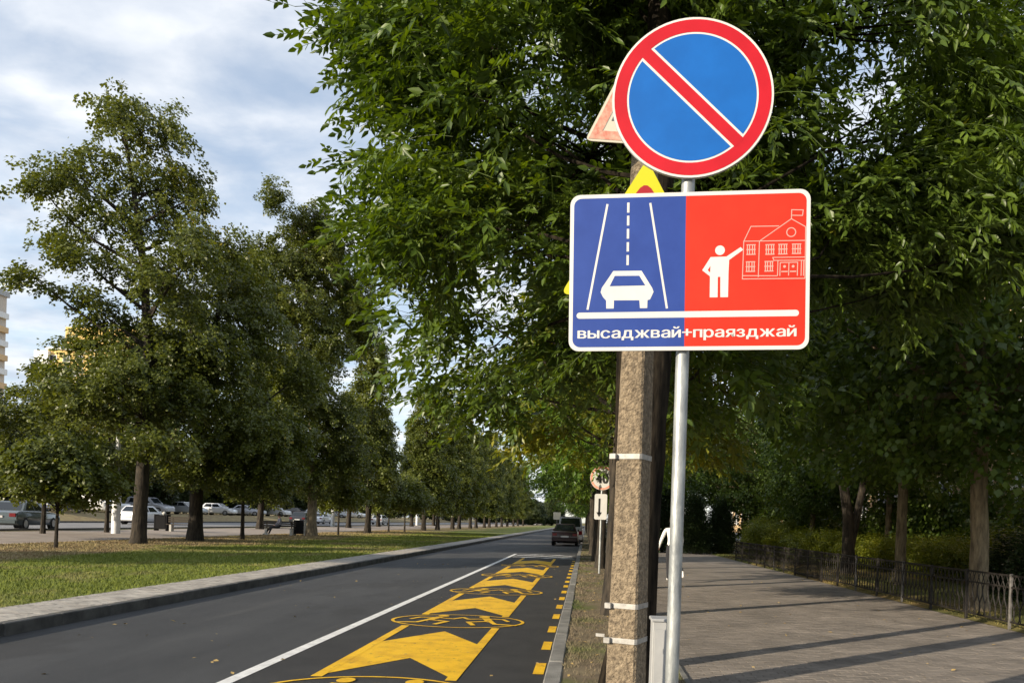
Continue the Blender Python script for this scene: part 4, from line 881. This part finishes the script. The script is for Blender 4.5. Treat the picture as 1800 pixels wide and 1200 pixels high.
    MB().box(-W + .06, W - .06, -Lh - .05, -Lh + .1, .34, .50, .02).build('rear_bumper', M['trim'] if kind in ('suv',) else m, root)
    MB().box(-W + .06, W - .06, Lh - .1, Lh + .04, .30, .48, .02).build('front_bumper', m, root)
    MB().box(-.26, .26, -Lh - .062, -Lh - .03, .56 if kind != 'sedan' else .60, .67 if kind != 'sedan' else .71).build('number_plate', M['sign_white'], root)
    return root
car('parked_car', (-1.35, 51.8, 0), 0, M['car_maroon'], 'dark maroon car parked at the right kerb, seen from behind', 'hatch', group='cars at the right kerb')
car('parked_car', (-1.15, 59.0, 0), 0, M['car_pale'], 'pale silver van like car parked ahead of the maroon car', 'van', group='cars at the right kerb')
car('parked_car', (-1.2, 66.0, 0), 0, M['car_black'], 'dark car mostly hidden ahead of the silver van like car', 'hatch', group='cars at the right kerb')
car('moving_car', (-28.9, 39.3, .27), R(12), M['car_grey'], 'dark green grey sedan cut by the left picture edge', 'sedan', group='cars on the second road')
car('moving_car', (-34.8, 60.5, .27), R(-4), M['car_white'], 'white hatchback behind the white lamp column', 'hatch', group='cars on the second road')
cars = [(-46.5, 63, 'car_silver', 'sedan', 'silver sedan parked on the bank left of the white van'), (-43.5, 63.5, 'car_blue', 'hatch', 'dark blue hatchback parked beside the silver sedan'), (-46.0, 72.5, 'car_white', 'van', 'white van parked behind the white hatchback'), (-45.5, 80, 'car_pale', 'suv', 'pale parked car seen between the two nearest big trunks'), (-45.5, 87, 'car_silver', 'sedan', 'silver parked sedan directly behind the dark bench'), (-45.5, 95, 'car_white', 'hatch', 'white parked hatchback left of the bench sitter'), (-45.5, 103, 'car_pale', 'sedan', 'pale parked sedan just above the bench sitter'), (-45.5, 112, 'car_white', 'suv', 'white parked car right of the pale trunked linden'), (-45.5, 121, 'car_black', 'sedan', 'black parked sedan further along the second road'), (-45.5, 130, 'car_white', 'hatch', 'small white parked hatchback far along the second road'), (-45.5, 139, 'car_silver', 'sedan', 'small silver parked sedan far along the second road'), (-45.5, 149, 'car_white', 'van', 'most distant white parked van'), (-31, 84, 'car_black', 'hatch', 'dark hatchback driving on the second road in mid distance'), (-34.5, 100, 'car_white', 'sedan', 'white sedan driving on the second road in mid distance'), (-31, 116, 'car_silver', 'hatch', 'silver hatchback driving far off on the second road')]
for x, y, m_, k, lab in cars: car('parked_car' if x < -40 else 'moving_car', (x, y, gz(x)), R(-90) * (x < -44.9) + R(random.uniform(-5, 5)), M[m_], lab, k, group='cars parked on the bank' if x < -40 else 'cars on the second road')

# ------------------------------------------------------------------ street furniture on the boulevard
def lamp_column(loc, label, s=1):
    o = empty('lamp_column', loc); tag(o, label, 'street lamp', 'white lamp columns')
    MB().tube([(0, 0, -.2), (0, 0, 1.9), (0, 0, 2.0), (0, 0, 2.05)], [.20, .20, .19, .13], 16).build('base', M['lampwhite'], o, smooth=True)
    MB().tube([(0, 0, 2.0), (0, 0, 5), (-.02, 0, 7.6)], [.13, .11, .08], 12).build('shaft', M['lampwhite'], o, smooth=True)
    MB().tube([(-.02, 0, 7.5), (-.4, 0, 7.72), (-3.6, 0, 7.75)], [.06, .05, .04], 8).build('arm', M['lampwhite'], o, smooth=True)
    MB().box(-4.7, -3.5, -.14, .14, 7.70, 7.80, .02).build('lamp_head', M['lampwhite'], o)
lamp_column((-23.33, 38.14, .24), 'white lamp column nearest the camera, right of the grey sedan')
lamp_column((-26.4, 80.06, .28), 'white lamp column in mid distance right of the pale trunked linden')
lamp_column((-26.4, 120, .28), 'most distant white lamp column on the boulevard')
def bin_(loc, label, ball):
    o = empty('litter_bin', loc); tag(o, label, 'bin', 'litter bins')
    MB().box(-.30, .30, -.22, .22, .10, .88, .02).build('body', M['bin'], o)
    for sx in (-1, 1): MB().box(sx * .34 - .03, sx * .34 + .03, -.22, .22, 0, .95).build('side_frame', M['conc_pale'] if not ball else M['bin'], o)
    MB().box(-.31, .31, -.235, .235, .885, .92).build('lid', M['bin'], o)
    if ball:
        b = MB(); 
        for i in range(6): pass
        b.tube([(.1, 0, .92), (.1, 0, .98), (.1, 0, 1.06), (.1, 0, 1.12)], [.06, .11, .10, .03], 10).build('paper_cup', M['conc_pale'], o, smooth=True)
bin_((-24.86, 45.09, .27), 'dark litter bin left of the bench by the second road', True)
bin_((-17.55, 47.2, .19), 'dark litter bin right beside the bench sitter', False)
def bench(loc, rz, label):
    o = empty('park_bench', loc, rz); tag(o, label, 'bench', 'park benches')
    for sx in (-.7, .7): MB().box(sx - .06, sx + .06, -.22, .22, 0, .40, .01).build('leg', M['conc_pale'], o)
    for k in range(4): MB().box(-.95, .95, -.22 + k * .115, -.13 + k * .115, .402, .44).build('seat_slat', M['bench_wood'], o)
    for sx in (-.7, .7): MB().box(sx - .03, sx + .03, .232, .262, .35, .86).build('backrest_post', M['bench_wood'], o)
    for k in range(3): MB().box(-.95, .95, .20, .23, .53 + k * .12, .62 + k * .12).build('backrest_slat', M['bench_wood'], o)
bench((-23.4, 44.8, .25), R(10), 'dark bench on pale legs left of the second big trunk')
bench((-18.5, 46.3, .19), R(15), 'bench carrying the sitter beside the right litter bin')

# ------------------------------------------------------------------ people
def person(name, loc, rz, J, E_, mats, label, hair=True):
    """J: joint -> (pos, radius, material index); E_: connected joints; grown as one skin"""
    keys = list(J); me = bpy.data.meshes.new('body'); me.from_pydata([J[k][0] for k in keys], [(keys.index(a), keys.index(b)) for a, b in E_], [])
    o = bpy.data.objects.new('body', me); C.objects.link(o)
    sk = o.modifiers.new('skin', 'SKIN'); sd_ = me.skin_vertices[0].data
    for i, k in enumerate(keys): sd_[i].radius = (J[k][1], J[k][1] * (J[k][3] if len(J[k]) > 3 else 1)); sd_[i].use_root = (k == 'pelvis')
    o.modifiers.new('sub', 'SUBSURF').levels = 2
    bpy.context.view_layer.update(); nm = bpy.data.meshes.new_from_object(o.evaluated_get(bpy.context.evaluated_depsgraph_get())); bpy.data.objects.remove(o)
    nm.materials.clear(); [nm.materials.append(x) for x in mats]
    pos = [Vector(J[k][0]) for k in keys]
    segs = [(Vector(J[a][0]), Vector(J[b][0]), J[b][2]) for a, b in E_]
    for p in nm.polygons:
        c_ = p.center; best = 9; mi = 0
        for a, b, k in segs:
            ab = b - a; t = max(0, min(1, (c_ - a).dot(ab) / max(ab.length_squared, 1e-9))); dd = (a + ab * t - c_).length - .0
            if dd < best: best, mi = dd, k
        p.material_index = mi; p.use_smooth = True
    root = empty(name, loc, rz); tag(root, label, 'person'); link('body', nm, root)
    h = J['head'][0]
    hb = MB(); hb.tube([(h[0], h[1] + .01, h[2] - .02), (h[0], h[1] - .0, h[2] + .06), (h[0], h[1], h[2] + .115), (h[0], h[1], h[2] + .135)], [.098, .105, .075, .02], 12)
    if hair: hb.build('hair', M['hair'], root, smooth=True)
    return root
W0 = dict(pelvis=((0, 0, .93), .125, 1), waist=((0, 0, 1.10), .12, 0), chest=((0, -.01, 1.30), .15, 0), neckb=((0, 0, 1.44), .07, 0), neck=((0, .01, 1.50), .052, 2), head=((0, .02, 1.62), .095, 2),
          shl=((-.19, 0, 1.40), .06, 0), ell=((-.30, -.02, 1.13), .047, 0), wrl=((-.36, .08, .90), .033, 0), hal=((-.37, .10, .82), .035, 2),
          shr=((.19, 0, 1.40), .06, 0), elr=((.25, -.08, 1.13), .047, 0), wrr=((.24, -.02, .90), .033, 0), har=((.24, 0, .82), .035, 2),
          hipl=((-.09, 0, .88), .10, 1), knl=((-.09, .10, .50), .065, 1), anl=((-.08, .08, .09), .045, 1), tol=((-.08, .22, .04), .04, 3),
          hipr=((.10, 0, .88), .10, 1), knr=((.17, .0, .50), .065, 1), anr=((.25, -.30, .30), .042, 1), tor=((.27, -.33, .13), .045, 3))
WE = [('pelvis', 'waist'), ('waist', 'chest'), ('chest', 'neckb'), ('neckb', 'neck'), ('neck', 'head'), ('chest', 'shl'), ('shl', 'ell'), ('ell', 'wrl'), ('wrl', 'hal'), ('chest', 'shr'), ('shr', 'elr'), ('elr', 'wrr'), ('wrr', 'har'), ('pelvis', 'hipl'), ('hipl', 'knl'), ('knl', 'anl'), ('anl', 'tol'), ('pelvis', 'hipr'), ('hipr', 'knr'), ('knr', 'anr'), ('anr', 'tor')]
person('person', (2.34, 20.6, .05), 0, W0, WE, [M['cloth_white'], M['cloth_dark'], M['skin'], M['cloth_white']], 'walker in white top and dark trousers mostly hidden behind the galvanised post')
S0 = dict(pelvis=((0, 0, .52), .13, 1), waist=((0, .03, .68), .13, 0), chest=((0, .02, .90), .155, 0), neckb=((0, .0, 1.05), .07, 0), neck=((0, -.02, 1.10), .052, 2), head=((0, -.04, 1.22), .097, 2),
          shl=((-.19, 0, 1.0), .06, 0), ell=((-.26, -.05, .74), .047, 0), wrl=((-.14, -.26, .62), .033, 0), hal=((-.08, -.32, .60), .036, 2),
          shr=((.19, 0, 1.0), .06, 0), elr=((.26, -.05, .74), .047, 0), wrr=((.14, -.26, .62), .033, 0), har=((.08, -.32, .61), .036, 2),
          hipl=((-.10, -.05, .52), .10, 1), knl=((-.14, -.44, .54), .07, 1), anl=((-.16, -.74, .14), .045, 1), tol=((-.16, -.90, .06), .04, 3),
          hipr=((.10, -.05, .52), .10, 1), knr=((.14, -.45, .54), .07, 1), anr=((.12, -.62, .10), .045, 1), tor=((.12, -.78, .05), .04, 3))
person('person', (-18.45, 46.25, .17), R(-55), S0, WE, [M['cloth_plaid'], M['cloth_dark'], M['skin'], M['conc_pale']], 'sitter in grey top and dark trousers on the bench with legs stretched out')

# ------------------------------------------------------------------ buildings
def windows(root, origin, ux, cols, rows, w, h, dx, dz, frame=.12, nrm=(0, -1), pm='glass', sill=True):
    """windows on a wall: origin is the lower left one, ux runs along the wall, nrm points out"""
    ux = Vector((*ux, 0)); nn = Vector((*nrm, 0)); rz = math.atan2(ux.y, ux.x)
    fb = MB()
    for x0, x1, z0, z1 in ((-w / 2 - frame, -w / 2, -frame, h + frame), (w / 2, w / 2 + frame, -frame, h + frame), (-w / 2, w / 2, h, h + frame), (-w / 2, w / 2, -frame, 0), (-.03, .03, 0, h)): fb.box(x0, x1, -.10, .03, z0, z1)
    fm = fb.mesh('window', M['wall_white']); gm = MB().box(-w / 2, w / 2, -.05, -.01, 0, h).mesh('pane', M[pm])
    for j in range(rows):
        for i in range(cols):
            p = Vector(origin) + ux * dx * i + Vector((0, 0, dz * j)); o = link('window', fm, root, tuple(p), (0, 0, rz)); link('pane', gm, o)
school = empty('school_building', (17.2, 55, .1)); tag(school, 'peach plastered school wall with white framed windows behind the yard trees', 'building')
MB().box(0, 14, -38, 38, .9, 11.6).build('wall', M['wall_peach'], school); MB().box(-.15, 14.15, -38.15, 38.15, -.3, .9).build('plinth', M['wall_grey'], school)
MB().box(-.4, 14.4, -38.4, 38.4, 11.6, 12.0).build('cornice', M['wall_white'], school); MB().add([(-.5, -38.5, 12), (14.5, -38.5, 12), (14.5, 38.5, 12), (-.5, 38.5, 12), (7, -32, 15), (7, 32, 15)], [(0, 1, 4), (1, 2, 5, 4), (2, 3, 5), (3, 0, 4, 5), (0, 3, 2, 1)]).build('roof', M['brick_red'], school)
windows(school, (-.02, 36, 1.9), (0, -1), 21, 3, 1.5, 2.0, 3.6, 3.4, nrm=(-1, 0))
for y in (37.6, 13, -12, -36): MB().box(-.25, .0, y - .5, y + .5, .9, 11.6).build('pilaster', M['wall_white'], school)
porch = empty('porch', (17.1, 27.2, .1)); tag(porch, 'white porch wall on a grey base at the right picture edge', 'building')
MB().box(-.9, .05, -3.0, 1.5, .85, 3.2).build('wall', M['wall_white'], porch); MB().box(-1.1, .1, -3.2, 2.2, -.2, .85).build('base', M['wall_grey'], porch); MB().box(-1.2, .1, -3.3, 1.8, 3.2, 3.4).build('roof', M['wall_white'], porch)
tower = empty('tower_block', (-126.7, 150, 1)); tag(tower, 'tall pale apartment tower cut by the left picture edge', 'building')
MB().box(-22, 0, 0, 16, -1, 45).build('wall', M['wall_tower'], tower); MB().box(-22.4, .4, -.4, 16.4, 45, 46.2).build('parapet', M['wall_grey'], tower)
windows(tower, (-20, -.02, 2), (1, 0), 6, 14, 1.6, 1.6, 3.4, 3.0); windows(tower, (.02, 2, 2), (0, 1), 4, 14, 1.6, 1.6, 3.6, 3.0, nrm=(1, 0))
for j in range(14): MB().box(.02, .7, 12.6, 15.9, 1.2 + 3 * j, 2.4 + 3 * j).build('balcony', M['wall_white'] if j % 2 else M['wall_peach'], tower)
ytow = empty('yellow_tower_block', (-137, 200, 1)); tag(ytow, 'distant sunlit yellow apartment tower peeking out left of the ragged linden', 'building')
MB().box(-4.5, 22, 0, 16, -1, 41).build('wall', M['wall_yellow'], ytow); MB().box(-1.5, 18, 2, 14, 41, 47.5).build('roof_storey', M['wall_yellow'], ytow)
MB().box(-7.4, -3.8, -1, 6, 33, 40.5).build('corner_bay', M['wall_white'], ytow); MB().box(-4.9, 22.4, -.4, 16.4, 40.99, 41.5).build('parapet', M['wall_white'], ytow)
windows(ytow, (-3, -.02, 2), (1, 0), 7, 13, 1.6, 1.5, 3.4, 3.0)

# ------------------------------------------------------------------ grass blades, litter
def blades(name, n, xr, yr, h, m, seed, dens_far=1.0, keep=None):
    r = np.random.default_rng(seed); x = r.uniform(*xr, n); u = r.uniform(0, 1, n); y = yr[0] * (yr[1] / yr[0]) ** u if dens_far == 1 else r.uniform(*yr, n)
    if keep is not None: k = keep(x, y, r); x, y = x[k], y[k]; n = len(x)
    z = np.interp(x, [p[0] for p in PROFILE], [p[1] for p in PROFILE]) - .01; a = r.uniform(0, 6.28, n); hh = h * r.uniform(.4, 1.3, n); w = .006 * (y / 9) ** .8
    le = r.normal(0, .5, (n, 2)) * hh[:, None]; dx, dy = np.cos(a) * w, np.sin(a) * w
    V = np.stack([np.stack([x - dx, y - dy, z], 1), np.stack([x + dx, y + dy, z], 1), np.stack([x + le[:, 0], y + le[:, 1], z + hh], 1)], 1).reshape(-1, 3)
    o = link(name, tri_mesh(name, V, np.arange(n * 3).reshape(-1, 3), m)); tag(o, {'lawn_grass': 'short patchy green and dry lawn grass on the boulevard', 'verge_grass': 'sparse grass tufts on the narrow roadside verge', 'yard_grass': 'dry grass of the yard behind the iron fence'}[name], 'grass', kind='stuff')
blades('lawn_grass', 150000, (-19.4, -7.80), (8, 75), .055, M['grass'], 1)
def tuft(x, y, r):
    f = np.sin(x * 5.1 + y * 1.7) + np.sin(y * 2.3 - x * 3.0) + np.sin(y * .7 + 1.0); return r.uniform(-2.2, 2.2, len(x)) < f
blades('verge_grass', 45000, (-.18, .98), (4, 50), .05, M['verge'], 2, keep=tuft)
blades('yard_grass', 50000, (7.0, 16), (9, 42), .06, M['yard'], 3)
lit = np.random.default_rng(9); n = 420
lx = np.concatenate([lit.uniform(-.18, .95, 200), lit.uniform(1.1, 6.8, 130), lit.uniform(-6.7, -.4, 90)]); ly = lit.uniform(5, 26, n)
lz = np.where(lx > 1.05, .056, np.where(lx > -.2, .105, .012)); Pm = rotm(lit.uniform(0, 6.28, n), lit.normal(0, .25, n), lit.normal(0, .3, n))
V, F = place(RHOMB, Pm, np.stack([lx, ly, lz], 1), lit.uniform(.04, .08, n), lit.uniform(.02, .045, n))
o = link('fallen_leaves', tri_mesh('fallen_leaves', V, F, M['litter'])); tag(o, 'scattered dry fallen leaves on the verge, sidewalk and road', 'leaves', kind='stuff')
